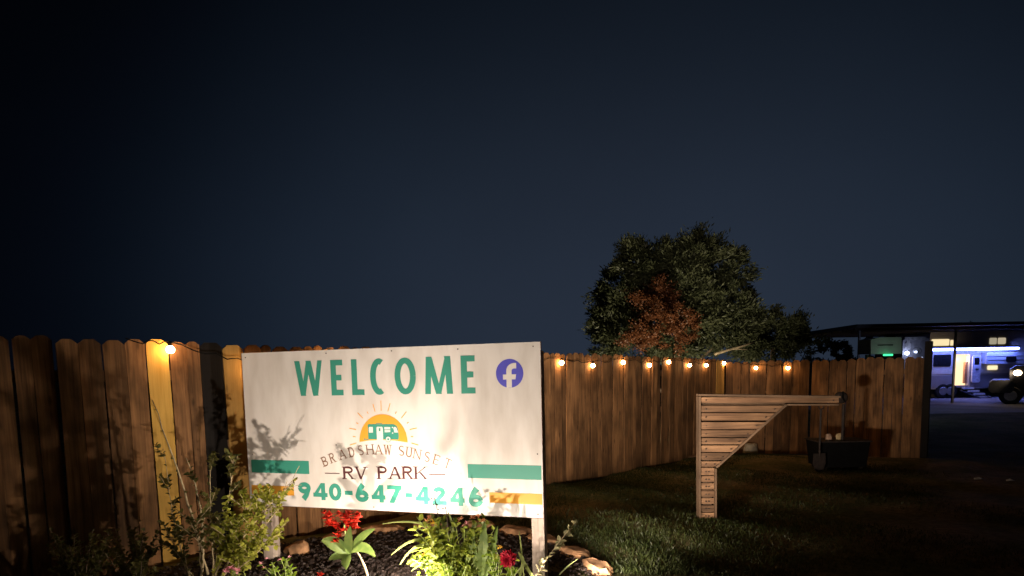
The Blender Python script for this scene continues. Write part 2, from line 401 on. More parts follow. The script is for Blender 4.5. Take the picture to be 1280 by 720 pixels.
for zz in (.3, .95, 1.55):      # rails nailed behind the pickets
    mb = MB(); a = P0+T1*(-1.6); b = PC-T1*.1
    for q, r_ in ((a, b),):
        za, zb = gz(0, a.y)+zz, gz(0, b.y)+zz-.02
        A = [Vector((a.x, a.y, za))+nb*o+Vector((0,0,d))-f1.location for o, d in ((.018,0),(.056,0),(.056,.085),(.018,.085))]
        B = [Vector((b.x, b.y, zb))+nb*o+Vector((0,0,d))-f1.location for o, d in ((.018,0),(.056,0),(.056,.085),(.018,.085))]
        mb.hull(A, B)
    mb.build('rail', M['rail'], f1)
for k in range(6):
    q = P0+T1*(-.9+k*2.3)+nb*.11; z0 = gz(0, q.y)
    MB().box(-.045,.045,-.045,.045,-.1,1.6).build('fence_post', M['rail'], f1, loc=(q.x-P0.x, q.y-P0.y, z0)).rotation_euler = (0,0,ang1)
def short_run(A, B, T, px_top, label):
    root = empty('wooden_fence', (A.x, A.y, 0), 0, label, 'fence')
    L = (B-A).length; b = [0]
    while b[-1] < L-.17: b.append(b[-1]+RND.choice([.14,.145,.15,.14]))
    b.append(L)
    tops = []
    for x, y in px_top:
        v = on_line(x, y, A, T) if abs(A.x*T.y-A.y*T.x) > 1e-6 else A
        n = Vector((-T.y, T.x, 0)); d = CR*((x-640)/F)+CD*((y-CY)/F)+CF
        k = A.dot(n)/Vector((d.x,d.y,0)).dot(n); v = Vector((0,0,EYE))+d*k
        tops.append(((Vector((v.x,v.y,0))-A).dot(T), v.z))
    add_pickets(root, A, math.atan2(T.y, T.x), T, b, lambda s: interp(tops, s))
    nb_ = Vector((-T.y, T.x, 0))
    if nb_.y < 0: nb_ = -nb_
    for zz in (.3, 1.45):
        mb = MB(); za, zb = gz(0, A.y)+zz, gz(0, B.y)+zz
        a0 = A+T*.03; b0 = B-T*.03
        Aa = [Vector((a0.x,a0.y,za))+nb_*o+Vector((0,0,d))-root.location for o, d in ((.018,0),(.056,0),(.056,.085),(.018,.085))]
        Bb = [Vector((b0.x,b0.y,zb))+nb_*o+Vector((0,0,d))-root.location for o, d in ((.018,0),(.056,0),(.056,.085),(.018,.085))]
        mb.hull(Aa, Bb); mb.build('rail', M['rail'], root)
    return root
f2 = short_run(PC+T2*.02, P2, T2, ((906,452),(1010,450)), 'short middle fence run behind the slatted wooden frame')
f3 = short_run(P2+T3*.03, P3, T3, ((1016,450.5),(1060,449),(1080,446),(1160,445.5)), 'right-hand fence run of wide brown pickets ending at the gravel opening')
q = P3+T3*.0
MB().bbox(-.05,.05,-.05,.05,-.1,1.99,.006).build('end_post', M['shadow_and_post'], f3, loc=(q.x-f3.location.x, q.y-f3.location.y+.03, gz(0,q.y))).rotation_euler = (0,0,math.atan2(T3.y,T3.x))

# ------------------------------------------------------------------ string lights
n1v = Vector((T1.y, -T1.x, 0))
if n1v.y > 0: n1v = -n1v
bul = [(213,437),(702,453.5),(741,457),(779,453),(812,456.5),(836,452.5),(862,456.5),(883,456.5),(905,454),(945,460),(985,460)]
def fence_pt(px, py, off=.055):
    if px < 905:
        v = on_line(px, py, P0+n1v*off, T1)
    else:
        n2 = Vector((T2.y, -T2.x, 0)); n2 = n2 if n2.y < 0 else -n2
        A = PC+n2*off; n = Vector((-T2.y, T2.x, 0)); d = CR*((px-640)/F)+CD*((py-CY)/F)+CF
        v = Vector((0,0,EYE))+d*(A.dot(n)/Vector((d.x,d.y,0)).dot(n))
    return v
bp = [fence_pt(*b) for b in bul]
hid = []
for k in range(1, 7):            # bulbs of the same string that hang behind the sign
    t = k/7; p = bp[0].lerp(bp[1], t); p.z = bp[0].lerp(bp[1], t).z-.02*(k % 2); hid.append(p)
hid[0].z -= .13
allb = [bp[0]] + hid + bp[1:]
sl = empty('string_light', tuple(allb[0]), 0, 'string of warm round bulbs hung along the fence top', 'string lights')
o0 = Vector(sl.location)
wire = MB(); path = []
st = allb[0]-T1*.30+Vector((0,0,.085))
knots = [st]+[b+Vector((0,0,.062)) for b in allb]
for a, b in zip(knots, knots[1:]):
    for k in range(8):
        t = k/8; p = a.lerp(b, t); p.z += -.035*math.sin(math.pi*t)+.03*math.sin(math.pi*t)*(1 if RND.random() < .5 else 0); path.append(p-o0)
path.append(knots[-1]-o0)
wire.tube(path, .005, 5); wire.build('wire', M['black'], sl)
bulbm = glow('warm_filament_bulb', (1.0, .53, .20), 95)
bm = MB(); bm.ball((0,0,0), .031, 12, 8); bme = lib(bm.build('bulb', bulbm, smooth=True))
sm = MB(); sm.tube([(0,0,.022),(0,0,.05),(0,0,.062)], [.013,.014,.010], 8); sme = lib(sm.build('socket', M['black']))
for i, b in enumerate(allb):
    o = place_mesh('bulb', bme, sl, b-o0)
    place_mesh('socket', sme, o, (0,0,0))

# ------------------------------------------------------------------ sign
SC = Vector((-.9659, 4.3876, 1.131)); ea, eb, ec = rad(-16.36), rad(-.72), rad(-.58)
sign = empty('welcome_sign', (0,0,0), 0, 'white welcome board with green and orange lettering on two grey posts', 'sign')
sign.rotation_mode = 'YXZ'; sign.rotation_euler = (eb, ec, ea)
RM = sign.rotation_euler.to_matrix(); CH = 1.131
sign.location = SC - RM @ Vector((0, 0, CH))
def white_board():
    m, n, l, p = newmat('sign_white_vinyl')
    tc = n.new('ShaderNodeTexCoord'); nz = n.new('ShaderNodeTexNoise'); nz.inputs['Scale'].default_value = 3; nz.inputs['Detail'].default_value = 6
    mp = n.new('ShaderNodeMapping'); mp.inputs['Scale'].default_value = (2.2, 1, .7); l.new(tc.outputs['Object'], mp.inputs[0]); l.new(mp.outputs[0], nz.inputs['Vector'])
    mx = n.new('ShaderNodeMix'); mx.data_type = 'RGBA'; mx.inputs[6].default_value = (.66,.63,.59,1); mx.inputs[7].default_value = (.80,.78,.75,1)
    mr = n.new('ShaderNodeMapRange'); mr.inputs[1].default_value = .35; mr.inputs[2].default_value = .6; l.new(nz.outputs[0], mr.inputs[0]); l.new(mr.outputs[0], mx.inputs[0]); l.new(mx.outputs[2], p.inputs['Base Color'])
    p.inputs['Roughness'].default_value = .42; p.inputs['Specular IOR Level'].default_value = .3
    n3 = n.new('ShaderNodeTexNoise'); n3.inputs['Scale'].default_value = 2.0; n3.inputs['Detail'].default_value = 2; l.new(tc.outputs['Object'], n3.inputs['Vector'])
    b = n.new('ShaderNodeBump'); b.inputs['Strength'].default_value = .25; b.inputs['Distance'].default_value = .02; l.new(n3.outputs[0], b.inputs['Height']); l.new(b.outputs[0], p.inputs['Normal'])
    return m
MB().box(-1.22,1.22,0,.014,CH-.61,CH+.61).build('board', white_board(), sign)
MB().box(-1.2235,-1.2202,-.001,.016,CH-.612,CH+.612).box(1.2202,1.2235,-.001,.016,CH-.612,CH+.612).box(-1.2199,1.2199,-.001,.016,CH-.6135,CH-.6102).build('edge_trim', simple('brown_edge', (.10,.045,.035), .6), sign)
for xa, xb in ((-1.135,-1.045),(1.128,1.218)):
    MB().bbox(xa, xb, .018, .108, -.12, CH+.55, .004).build('post', M['post'], sign)
gl = simple('green_vinyl', (.050,.31,.235), .5, var=.04, scale=3)
orn = simple('orange_vinyl', (.80,.38,.045), .5, var=.05, scale=3)
brn = simple('maroon_vinyl', (.085,.028,.032), .5, var=.05)
tan_ = simple('brown_vinyl', (.22,.12,.075), .5, var=.05)
blu = simple('blue_vinyl', (.10,.10,.62), .5, var=.04)
wht = simple('white_vinyl', (.80,.78,.75), .5, var=.03)
class Print:
    """flat vinyl shapes on the board; every shape a hair proud of the one before"""
    def __init__(s, base=.0012): s.mb = MB(); s.y = base; s.k = 0
    def poly(s, pts):
        y = -(s.y+.00006*(s.k % 12)); s.k += 1
        s.mb.add([(u, y, CH+v) for u, v in pts], [tuple(range(len(pts)))])
    def ribbon(s, pts, t):
        n = len(pts); A = []; B = []
        for i, (x, z) in enumerate(pts):
            x0, z0 = pts[max(0,i-1)]; x1, z1 = pts[min(n-1,i+1)]
            dx, dz = x1-x0, z1-z0; L = math.hypot(dx, dz) or 1
            tt = t[i] if isinstance(t, (list,tuple)) else t
            A.append((x-dz/L*tt/2, z+dx/L*tt/2)); B.append((x+dz/L*tt/2, z-dx/L*tt/2))
        y = -(s.y+.00006*(s.k % 12)); s.k += 1
        vs = [(u, y, CH+v) for u, v in A+B]
        s.mb.add(vs, [(i, n+i, n+i+1, i+1) for i in range(n-1)])
    def done(s, name, mat, parent=None): return s.mb.build(name, mat, parent or sign)
def arcpts(cx, cz, rx, rz, a0, a1, n=20):
    return [(cx+rx*math.cos(rad(a0+(a1-a0)*i/n)), cz+rz*math.sin(rad(a0+(a1-a0)*i/n))) for i in range(n+1)]
def glyph(ch, w, h, t, th, serif=0.0):
    """returns [('r', pts, width)] / [('p', pts)] in a w by h box from 0,0"""
    G = []
    r = lambda x0, z0, x1, z1: G.append(('p', [(x0,z0),(x1,z0),(x1,z1),(x0,z1)]))
    def dg(x0, z0, x1, z1, tt): G.append(('p', [(x0-tt/2,z0),(x0+tt/2,z0),(x1+tt/2,z1),(x1-tt/2,z1)]))
    def sf(x, z, wd=None):
        if serif:
            wd = wd or t/2+serif; hh = serif*.45
            z0 = z if z < h/2 else z-hh
            G.append(('p', [(x-wd,z0),(x+wd,z0),(x+wd,z0+hh),(x-wd,z0+hh)]))
    def rb(p, tt): G.append(('r', p, tt))
    if ch == 'W':
        dg(t/2, h, w*.28, 0, t); dg(w*.28, 0, w*.5, h, t*.72 if serif else t*.8); dg(w*.5, h, w*.72, 0, t); dg(w*.72, 0, w-t/2, h, t*.6 if serif else t*.85)
        if serif: sf(t/2, h); sf(w-t/2, h)
    elif ch == 'E':
        r(0,0,t,h); r(t*.9,h-th,w,h); r(t*.9,0,w,th); r(t*.9,h/2-th/2,w*.88,h/2+th/2)
        if serif: r(w-th*.8,0,w,h*.2); r(w-th*.8,h*.8,w,h); sf(t/2,0); sf(t/2,h)
    elif ch == 'L': r(0,0,t,h); r(t*.9,0,w,th)
    elif ch == 'C': rb(arcpts(w*.56, h/2, w*.56-t/2, h/2-th/2, 66, 294, 26), [th+(t-th)*abs(math.sin(math.pi*i/26)) for i in range(27)])
    elif ch in 'O0':
        k = 32; rb(arcpts(w/2, h/2, w/2-t/2, h/2-th/2, 0, 360, k), [th+(t-th)*abs(math.cos(2*math.pi*i/k)) for i in range(k+1)])
    elif ch == 'M':
        dg(t/2, 0, w*.17, h, t*.95); dg(w*.17, h, w/2, 0, t*.95); dg(w/2, 0, w*.83, h, t*.75); dg(w-t/2, 0, w*.83, h, t)
    elif ch == 'N':
        r(t*.2,0,t*.2+t*.65,h); dg(t*.5, h, w-t*.6, 0, t); r(w-t*.9,0,w-t*.25,h); sf(t*.5,0); sf(t*.4,h); sf(w-t*.55,h)
    elif ch == 'H': r(0,0,t,h); r(w-t,0,w,h); r(t*.9,h/2-th/2,w-t*.9,h/2+th/2); [sf(a,b) for a in (t/2,w-t/2) for b in (0,h)]
    elif ch == 'T': r(w/2-t/2,0,w/2+t/2,h); r(0,h-th,w,h); sf(w/2,0); r(0,h*.8,th*.8,h); r(w-th*.8,h*.8,w,h)
    elif ch == 'U':
        rb([(t/2,h)]+arcpts(w/2, w/2, w/2-t/2, w/2-th/2, 180, 360, 14)+[(w-t/2,h)], t); sf(t/2,h); sf(w-t/2,h)
    elif ch == 'A':
        dg(t*.3,0,w/2,h,t*.6); dg(w-t/2,0,w/2,h,t); r(w*.22,h*.3,w*.78,h*.3+th); sf(t*.3,0); sf(w-t/2,0)
    elif ch == 'V': dg(t/2,h,w/2,0,t); dg(w/2,0,w-t*.3,h,t*.6); sf(t/2,h); sf(w-t*.3,h)
    elif ch == 'S':
        a = arcpts(w/2, h*.74, w/2-t/2, h*.26-th/2, 35, 262, 14)+arcpts(w/2, h*.25, w/2-t/2, h*.25-th/2, 82, -150, 14); rb(a, [th+(t-th)*(1-abs(i/14.5-1)) for i in range(len(a))])
    elif ch == 'D': r(0,0,t,h); rb([(t*.8,h-th/2)]+arcpts(w*.42, h/2, w*.58-t/2, h/2-th/2, 90, -90, 16)+[(t*.8,th/2)], t*.85); sf(t/2,0); sf(t/2,h)
    elif ch in 'BPR':
        r(0,0,t,h); sf(t/2,h); sf(t/2,0)
        rb([(t*.8,h-th/2)]+arcpts(w*.5, h*.75, w*.42-t/2, h*.25-th/2, 90, -90, 12)+[(t*.8,h*.5+th/2)], t*.8)
        if ch == 'B': rb([(t*.8,h*.52)]+arcpts(w*.5, h*.26, w*.5-t/2, h*.26-th/2, 90, -90, 12)+[(t*.8,th/2)], t*.8)
        if ch == 'R': dg(w-t*.5,0,w*.45,h*.5,t); sf(w-t*.4,0)
    elif ch == 'K': r(0,0,t,h); dg(t*.9,h*.42,w-t*.5,h,t*.6); dg(w*.42,h*.56,w-t*.5,0,t); [sf(*a) for a in ((t/2,0),(t/2,h),(w-t*.5,0),(w-t*.5,h))]
    elif ch == '-': r(0,h*.36,w,h*.60)
    elif ch == '4': G.append(('p', [(w*.56,0),(w*.56+t,0),(w*.56+t,h),(w*.56,h)])); G.append(('p', [(w*.56+.001,h),(w*.56+.001,h-t*1.0),(t*.95,h*.27),(0,h*.27),(0,h*.30)])); r(0,h*.18,w,h*.18+th)
    elif ch == '7': r(0,h-th,w,h); dg(w*.28,0,w-t*.58,h-th*.3,t*1.15)
    elif ch == '2':
        rb(arcpts(w*.48, h*.70, w*.44-t/2, h*.30-th/2, 170, -28, 16)+[(w*.22, th*.6)], t*.92); r(0,0,w,th)
    elif ch in '69':
        a = arcpts(w/2, h*.325, w/2-t/2, h*.325-th/2, 0, 360, 26); b = [(t*.55, h*.36), (w*.34, h*.72), (w*.60, h*.99)]; bt = [t, t*1.1, t*1.25]
        if ch == '9': a = [(w-x, h-z) for x, z in a]; b = [(w-x, h-z) for x, z in b]
        rb(a, t*.98); rb(b, bt)
    return G
def letter(mat, ch, u, v, w, h, t, th, serif=0, rot=0, pr=None):
    c, s = math.cos(rot), math.sin(rot)
    tf = lambda x, z: (u+(x-w/2)*c-(z-h/2)*s, v+(x-w/2)*s+(z-h/2)*c)
    own = pr is None
    if own: pr = Print()
    for gg in glyph(ch, w, h, t, th, serif):
        if gg[0] == 'p': pr.poly([tf(*p) for p in gg[1]])
        else: pr.ribbon([tf(*p) for p in gg[1]], gg[2])
    if own: pr.done('letter' if not ch.isdigit() else 'digit', mat)
for ch, a, b in (('W',-.736,-.487),('E',-.418,-.314),('L',-.240,-.136),('C',-.084,.052),('O',.117,.288),('M',.356,.574),('E',.638,.745)):
    letter(gl, ch, (a+b)/2, .3985, b-a, .268, .047, .042)
for ch, a, b in (('9',-.762,-.645),('4',-.625,-.497),('0',-.484,-.373),('-',-.344,-.277),('6',-.253,-.138),('4',-.114,.002),('7',.019,.14),('-',.167,.224),('4',.25,.366),('2',.385,.499),('4',.524,.638),('6',.666,.779)):
    letter(gl, ch, (a+b)/2, -.481, b-a, .134, .037, .032)
U14 = (-.507,-.439,-.35,-.269,-.19,-.112,-.038,.036,.15,.211,.277,.356,.428,.514)
V14 = (-.243,-.216,-.187,-.168,-.153,-.146,-.145,-.146,-.152,-.161,-.175,-.194,-.214,-.240)
for ch, u, v in zip('BRADSHAWSUNSET', U14, V14):
    letter(tan_, ch, u, v, .060 if ch in 'AWNH' else .046, .074, .0095, .0055, .008, -math.asin(max(-1, min(1, (u-.005)/1.42))))
for ch, a, b in (('R',-.350,-.256),('V',-.245,-.150),('P',-.055,.031),('A',.040,.138),('R',.150,.238),('K',.250,.350)):
    letter(brn, ch, (a+b)/2, -.329+.018*(a+.35)/.7, b-a, .094, .0185, .009, .011)
pr = Print(); pr.ribbon([(-.512,-.336),(-.382,-.335)], .007); pr.ribbon([(.362,-.323),(.495,-.321)], .007); pr.done('dash_rule', brn)
pr = Print(); pr.poly([(-1.188,-.243),(-.651,-.243),(-.651,-.346),(-1.188,-.346)]); pr.done('green_stripe', gl)
pr = Print(); pr.poly([(.668,-.240),(1.211,-.240),(1.211,-.341),(.668,-.341)]); pr.done('green_stripe', gl)
pr = Print(); pr.poly([(-1.198,-.449),(-.80,-.449),(-.80,-.523),(-1.198,-.523)]); pr.done('orange_stripe', orn)
pr = Print(); pr.poly([(.826,-.439),(1.213,-.439),(1.213,-.515),(.826,-.515)]); pr.done('orange_stripe', orn)
# round social badge with a lower-case f
pr = Print(); pr.poly(arcpts(.998, .400, .099, .100, 0, 358, 44)); bd = pr.done('social_badge', blu)
pr = Print(.0022)
pr.ribbon([(.994,.3015),(.994,.418)]+arcpts(1.032, .418, .038, .034, 180, 90, 8)+[(1.047,.452)], .038)
pr.poly([(.950,.358),(1.040,.358),(1.046,.393),(.950,.393)]); pr.done('badge_letter', wht, bd)
# rising sun with rays
pr = Print(); pr.poly(arcpts(.003, -.090, .200, .210, 0, 180, 36)+[(-.12,-.078),(-.04,-.073),(.04,-.073),(.12,-.078)]); sun = pr.done('sun_disc', orn)
RAYS = [((-.281,-.114),(-.223,-.098)),((-.279,.014),(-.222,.004)),((-.202,.132),(-.16,.09)),((-.07,.196),(-.055,.139)),((-.003,.221),(-.004,.145)),((.072,.2),(.051,.141)),((.202,.138),(.158,.09)),((.28,.018),(.222,.006)),((.232,-.093),(.288,-.108)),((-.252,-.048),(-.228,-.051)),((-.218,.057),(-.2,.048)),((-.122,.139),(-.113,.124)),((.121,.138),(.111,.123)),((.217,.061),(.202,.051)),((.25,-.046),(.229,-.046))]
for a, b in RAYS:
    pr = Print(); pr.ribbon([a, b], .0062); pr.done('sun_ray', orn, sun)
pr = Print(.0022)
pr.poly([(-.121,-.068),(-.121,.038),(-.112,.046),(.092,.046),(.118,.034),(.130,.010),(.134,-.045),(.130,-.068)]); pr.ribbon([(-.158,-.068),(-.118,-.068)], .005); pr.ribbon([(-.155,-.079),(-.155,-.058)], .004); pr.ribbon([(-.048,.052),(0,.052)], .005)
camper = pr.done('camper_drawing', gl, sun)
pr = Print(.0032)
pr.poly([(-.113,-.018),(-.113,.018),(-.106,.026),(-.078,.026),(-.078,-.018)]); pr.poly([(-.048,-.074),(-.048,.020),(-.042,.027),(-.002,.027),(.004,.020),(.004,-.074)])
pr.poly([(.018,.007),(.018,.025),(.066,.025),(.066,.007)]); pr.poly([(.018,-.014),(.018,.002),(.066,.002),(.066,-.014)])
pr.poly([(.098,-.016),(.092,.020),(.106,.028),(.118,.018),(.130,-.016)]); pr.poly(arcpts(.084,.022,.006,.006,0,330,8)); pr.poly(arcpts(.084,-.020,.006,.006,0,330,8)); pr.poly(arcpts(.046,-.066,.021,.021,0,340,18))
pr.done('camper_detail', wht, sun)
pr = Print(.0042); pr.ribbon(arcpts(.046,-.066,.021,.021,0,360,20), .004); pr.poly([(-.029,-.006),(-.029,.016),(-.015,.016),(-.015,-.006)]); pr.poly(arcpts(.046,-.066,.008,.008,0,330,10)); pr.done('camper_outline', gl, sun)
for u, v in ((-1.185,.575),(-.45,.585),(.1,.585),(.62,.580),(1.17,.58),(-1.17,-.20),(1.185,-.16),(-.40,-.115),(1.18,-.585),(-.1,-.585)):
    mb = MB(); mb.prism(arcpts(u, CH+v, .005,.005,0,315,7), -.0012, -.0003); mb.build('screw', M['iron'], sign)

# ------------------------------------------------------------------ flower bed
bed = [(-3.1,3.0),(-3.0,4.2),(-2.5,4.85),(-1.85,5.25),(-1.2,5.55),(-.5,5.62),(.05,5.40),(.42,4.95),(.62,4.45),(.75,3.8),(.7,3.0)]
def inbed(x, y):
    c = False; n = len(bed)
    for i in range(n):
        (x1, y1), (x2, y2) = bed[i], bed[(i+1) % n]
        if (y1 > y) != (y2 > y) and x < (x2-x1)*(y-y1)/(y2-y1)+x1: c = not c
    return c
mb = MB(); mb.add([(x, y, .045) for x, y in bed]+[(x, y, -.05) for x, y in bed], [tuple(range(10,-1,-1))]+[(i, (i+1) % 11, 11+(i+1) % 11, 11+i) for i in range(11)])
tag(mb.build('flower_bed', simple('bed_soil', (.030,.019,.014), .95, var=.4, scale=25, bump=.9)), kind='structure')
mb = MB(); k = 0
while k < 9000:
    x, y = RND.uniform(-3, .7), RND.uniform(3.2, 5.6)
    if not inbed(x, y): continue
    k += 1; s = RND.uniform(.007, .024)
    q = Matrix.Rotation(RND.uniform(0,6.3), 4, 'Z') @ Matrix.Rotation(RND.uniform(-.8,.8), 4, 'X')
    q.translation = Vector((x, y, .05+RND.uniform(0,.022)))
    a = RND.uniform(.5,1)
    mb.add([q @ Vector(p) for p in ((-s,-s*a*.6,0),(s*.8,-s*a*.7,0),(s,s*a*.5,0),(-s*.7,s*a*.7,0),(-s*.5,-s*.2*a,s*.6),(s*.6,0,s*.7))], [(0,1,5,4),(1,2,5),(2,3,4,5),(3,0,4)])
tag(mb.build('mulch', M['mulch']), kind='stuff')
# edging stones
def stone(name, c, sx, sy, sz, rz, mat, label, group=None, seed=0):
    r = random.Random(seed); mb = MB(); nseg = 11
    rings = []
    for z, k in ((0,.92),(.35,1.0),(.75,.93),(1.0,.62)):
        rings.append([Vector((math.cos(2*math.pi*i/nseg)*k*sx*(1+.16*math.sin(i*2.3+seed)+r.uniform(-.05,.05)), math.sin(2*math.pi*i/nseg)*k*sy*(1+.16*math.cos(i*1.7+seed)), z*sz+r.uniform(-.05,.05)*sz)) for i in range(nseg)])
    vs = [p for ring in rings for p in ring]
    vs = [Vector((p.x*(1+.10*math.sin(p.z*90+p.y*31+seed)), p.y*(1+.12*math.sin(p.x*37+seed)), p.z+.14*sz*math.sin(p.x*29+seed*2)*math.cos(p.y*33))) for p in vs]
    fs = [tuple(range(nseg-1,-1,-1))]+[(j*nseg+i, j*nseg+(i+1) % nseg, (j+1)*nseg+(i+1) % nseg, (j+1)*nseg+i) for j in range(3) for i in range(nseg)]+[tuple(range(3*nseg,4*nseg))]
    mb.add(vs, fs); o = mb.build(name, mat, loc=c); o.rotation_euler = (r.uniform(-.08,.08), r.uniform(-.08,.08), rz)
    return tag(o, label, 'rock', group)
v = ground_at(372, 697)
stone('rock', (v.x, v.y, .05), .095, .07, .095, .4, M['rock'], 'angular orange-tan rock on the mulch left of the red canna', seed=3)
ES = [(-1.62,5.30,.17,'tan edging stone behind the bed below the left half of the sign'),(-1.24,5.50,.19,'long flat tan edging stone seen left of the arching strap leaves'),(-.80,5.58,.17,'edging stone half hidden behind the arching strap leaves'),(-.35,5.60,.18,'edging stone hidden behind the tall leafy bush'),
      (.02,5.38,.20,'flat tan edging stone between the bush and the right sign post'),(.27,5.08,.19,'flat tan edging stone directly left of the right sign post'),(.50,4.72,.18,'brown edging stone just right of the right sign post'),(.62,4.35,.18,'nearest edging stone right of the right sign post at the frame edge')]
for i, (x, y, s, lab) in enumerate(ES):
    stone('edging_stone', (x, y, .01), s, s*.62, .085, [.6,.2,.1,0,-.7,-.9,-1.1,-1.2][i], M['rock'], lab, 'edging stones round the flower bed', 20+i)

# ---- lamps in the bed
def spot_fixture(loc, aim, power, label, col=(1,.72,.45), size=165, blend=.7, soft=.02):
    r = empty('unseen_spotlight', loc, 0, label, 'spotlight')
    aim = Vector(aim).normalized(); q = aim.to_track_quat('Z', 'Y').to_matrix().to_4x4(); q.translation = (0,0,.10)
    MB().tube([(0,0,-.12),(0,0,.07)], [.004,.009], 6).build('stake', M['black'], r)
    hb = MB(); hb.tube([q @ Vector(p) for p in ((0,0,-.045),(0,0,-.03),(0,0,.03),(0,0,.034))], [.018,.034,.040,.036], 14); hb.build('housing', M['black'], r, smooth=False)
    lb = MB(); lb.tube([q @ Vector((0,0,.0345)), q @ Vector((0,0,.0365))], .033, 14); lb.build('lens', glow('lamp_lens', col, 12), r)
    ld = bpy.data.lights.new('spot_lamp', 'SPOT'); ld.energy = power; ld.color = col; ld.spot_size = R_(size); ld.spot_blend = blend; ld.shadow_soft_size = soft
    lo = bpy.data.objects.new('lamp_light', ld); C.objects.link(lo); lo.parent = r
    q2 = (-aim).to_track_quat('Z', 'Y').to_matrix().to_4x4(); q2 = aim.to_track_quat('-Z', 'Y').to_matrix().to_4x4(); q2.translation = q @ Vector((0,0,.05)); lo.matrix_local = q2
    return r
def spill(root, power, col=(1,.74,.50), z=.17, off=(0,0)):
    ld = bpy.data.lights.new('lamp_spill', 'POINT'); ld.energy = power; ld.color = col; ld.shadow_soft_size = .025
    lo = bpy.data.objects.new('lamp_light', ld); C.objects.link(lo); lo.parent = root; lo.location = (off[0], off[1], z)
LCOL = (1,.81,.65)
lf = spot_fixture((-.70,3.76,.05), (-.05,.25,.95), 6, 'black garden spotlight in the mulch below the middle of the sign', col=LCOL, size=130, blend=.8)
spill(lf, 80, LCOL, .19)
rf_ = spot_fixture((.0,3.77,.05), (.02,.42,.90), 15, 'black garden spotlight lighting the right half of the sign from the front', col=LCOL, size=110, blend=.9)
spill(rf_, 2.5, LCOL, .19)
spot_fixture((-1.0,2.30,.05), (.10,.85,.42), 225, 'added unseen spotlight nearest the camera aimed at the whole sign', col=LCOL, size=102, blend=.6)  # extra flood added to even out the light across the sign
spot_fixture((-.06,3.34,.05), (2.6,2.62,.72), 90, 'black garden spotlight between the sign lights aimed right at the slatted frame', col=LCOL, size=50, blend=.5)
spot_fixture((.56,3.86,.03), (.34,.80,.44), 1250, 'added unseen spotlight right of the right sign post aimed at the back fence', col=LCOL, size=94, blend=1.0, soft=.16)  # extra lamp added out of view to brighten the back fence

# ------------------------------------------------------------------ plants
def bez(a, b, c, n=14):
    a, b, c = Vector(a), Vector(b), Vector(c)
    return [(1-t)**2*a+2*t*(1-t)*b+t*t*c for t in [i/n for i in range(n+1)]]
def sprig(lm, path, n, L, W, rnd, spread=1.0, start=.15):
    """leaves in opposite pairs along a twig"""
    for i in range(n):
        t = start+(1-start)*(i+rnd.uniform(0,.5))/n; k = min(len(path)-2, int(t*(len(path)-1))); f = t*(len(path)-1)-k
        p = path[k].lerp(path[k+1], min(1,f)); d = (path[k+1]-path[k]).normalized()
        for s in (1,-1):
            side = d.cross(Vector((rnd.uniform(-1,1), rnd.uniform(-1,1), rnd.uniform(-.3,1)))).normalized()*s
            dd = (side*spread+d*.6+Vector((0,0,.15))).normalized(); sz = rnd.uniform(.7,1.15)
            lm.leaf(p, dd, (rnd.uniform(-.5,.5), rnd.uniform(-.8,.2), 1), L*sz, W*sz, .15, rnd.uniform(0,.3))
def W3(px, py, Y): return at(px, py, Y)
# leaning shrub left of the sign
rr = random.Random(5)
sb = Vector((-2.33, 4.28, .04))
sh = empty('leafy_shrub', sb, 0, 'tall leaning small-leaved shrub with bare tan stems left of the sign', 'shrub')
stems = [((262,735,4.3),(245,640,4.3),(190,500,4.35),.012),((250,732,4.25),(262,640,4.2),(232,572,4.2),.011),((268,735,4.3),(262,650,4.35),(262,572,4.3),.008),((262,735,4.2),(285,650,4.1),(292,570,4.15),.008),
         ((270,735,4.15),(300,660,4.0),(372,598,3.95),.009),((268,735,4.1),(300,690,4.0),(352,632,3.95),.007),((270,738,4.1),(310,700,3.95),(352,664,3.9),.006),((245,735,4.2),(215,680,4.3),(205,560,4.4),.007),((262,735,4.15),(280,690,4.05),(316,622,4.0),.006),((262,735,4.15),(275,700,4.1),(298,650,4.05),.006),((255,735,4.15),(250,690,4.0),(240,640,4.0),.006),((250,735,4.2),(225,700,4.1),(205,655,4.1),.006)]
lm = MB(); lmd = MB()
for i, (a, b, c, r0) in enumerate(stems):
    p = bez(W3(*a)-sb, W3(*b)-sb, W3(*c)-sb, 16)
    p = [q+Vector((rr.uniform(-.006,.006), rr.uniform(-.006,.006), 0)) for q in p]
    MB().tube(p, [r0*(1-.75*k/16) for k in range(17)], 6).build('stem', M['stem'], sh, smooth=True)
    if i == 0: sprig(lmd, p, 7, .03, .018, rr, start=.35); continue
    if i == 1: sprig(lmd, p[6:], 10, .032, .018, rr)
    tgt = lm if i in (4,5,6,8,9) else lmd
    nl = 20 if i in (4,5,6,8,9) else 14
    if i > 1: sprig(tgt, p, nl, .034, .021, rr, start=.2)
    if i in (4,):
        sprig(lmd, p[11:], 12, .028, .015, rr, start=.0)
    for j in range(4 if i < 2 else (17 if i in (4,5,6,8,9) else 7)):        # side twigs
        k = rr.randint(5, 15); q0 = p[k]; dirv = (p[k]-p[k-1]).normalized()
        dd = (dirv*.6+Vector((rr.uniform(-1,1), rr.uniform(-.7,.5), rr.uniform(-.2,.8)))*.8).normalized()*rr.uniform(.10,.20)
        L_ = 1; tw = bez(q0, q0+dd*.5+Vector((0,0,.02)), q0+dd, 6)
        (MB().tube(tw, .0022, 4)).build('twig', M['stem'], sh)
        if k > 12 and i in (0,4) : continue
        sprig(tgt, tw, 8, .042, .030, rr)
tag(lm.build('leaves', M['myrtle'], sh), kind='stuff'); tag(lmd.build('leaves', M['myrtledark'], sh), kind='stuff')

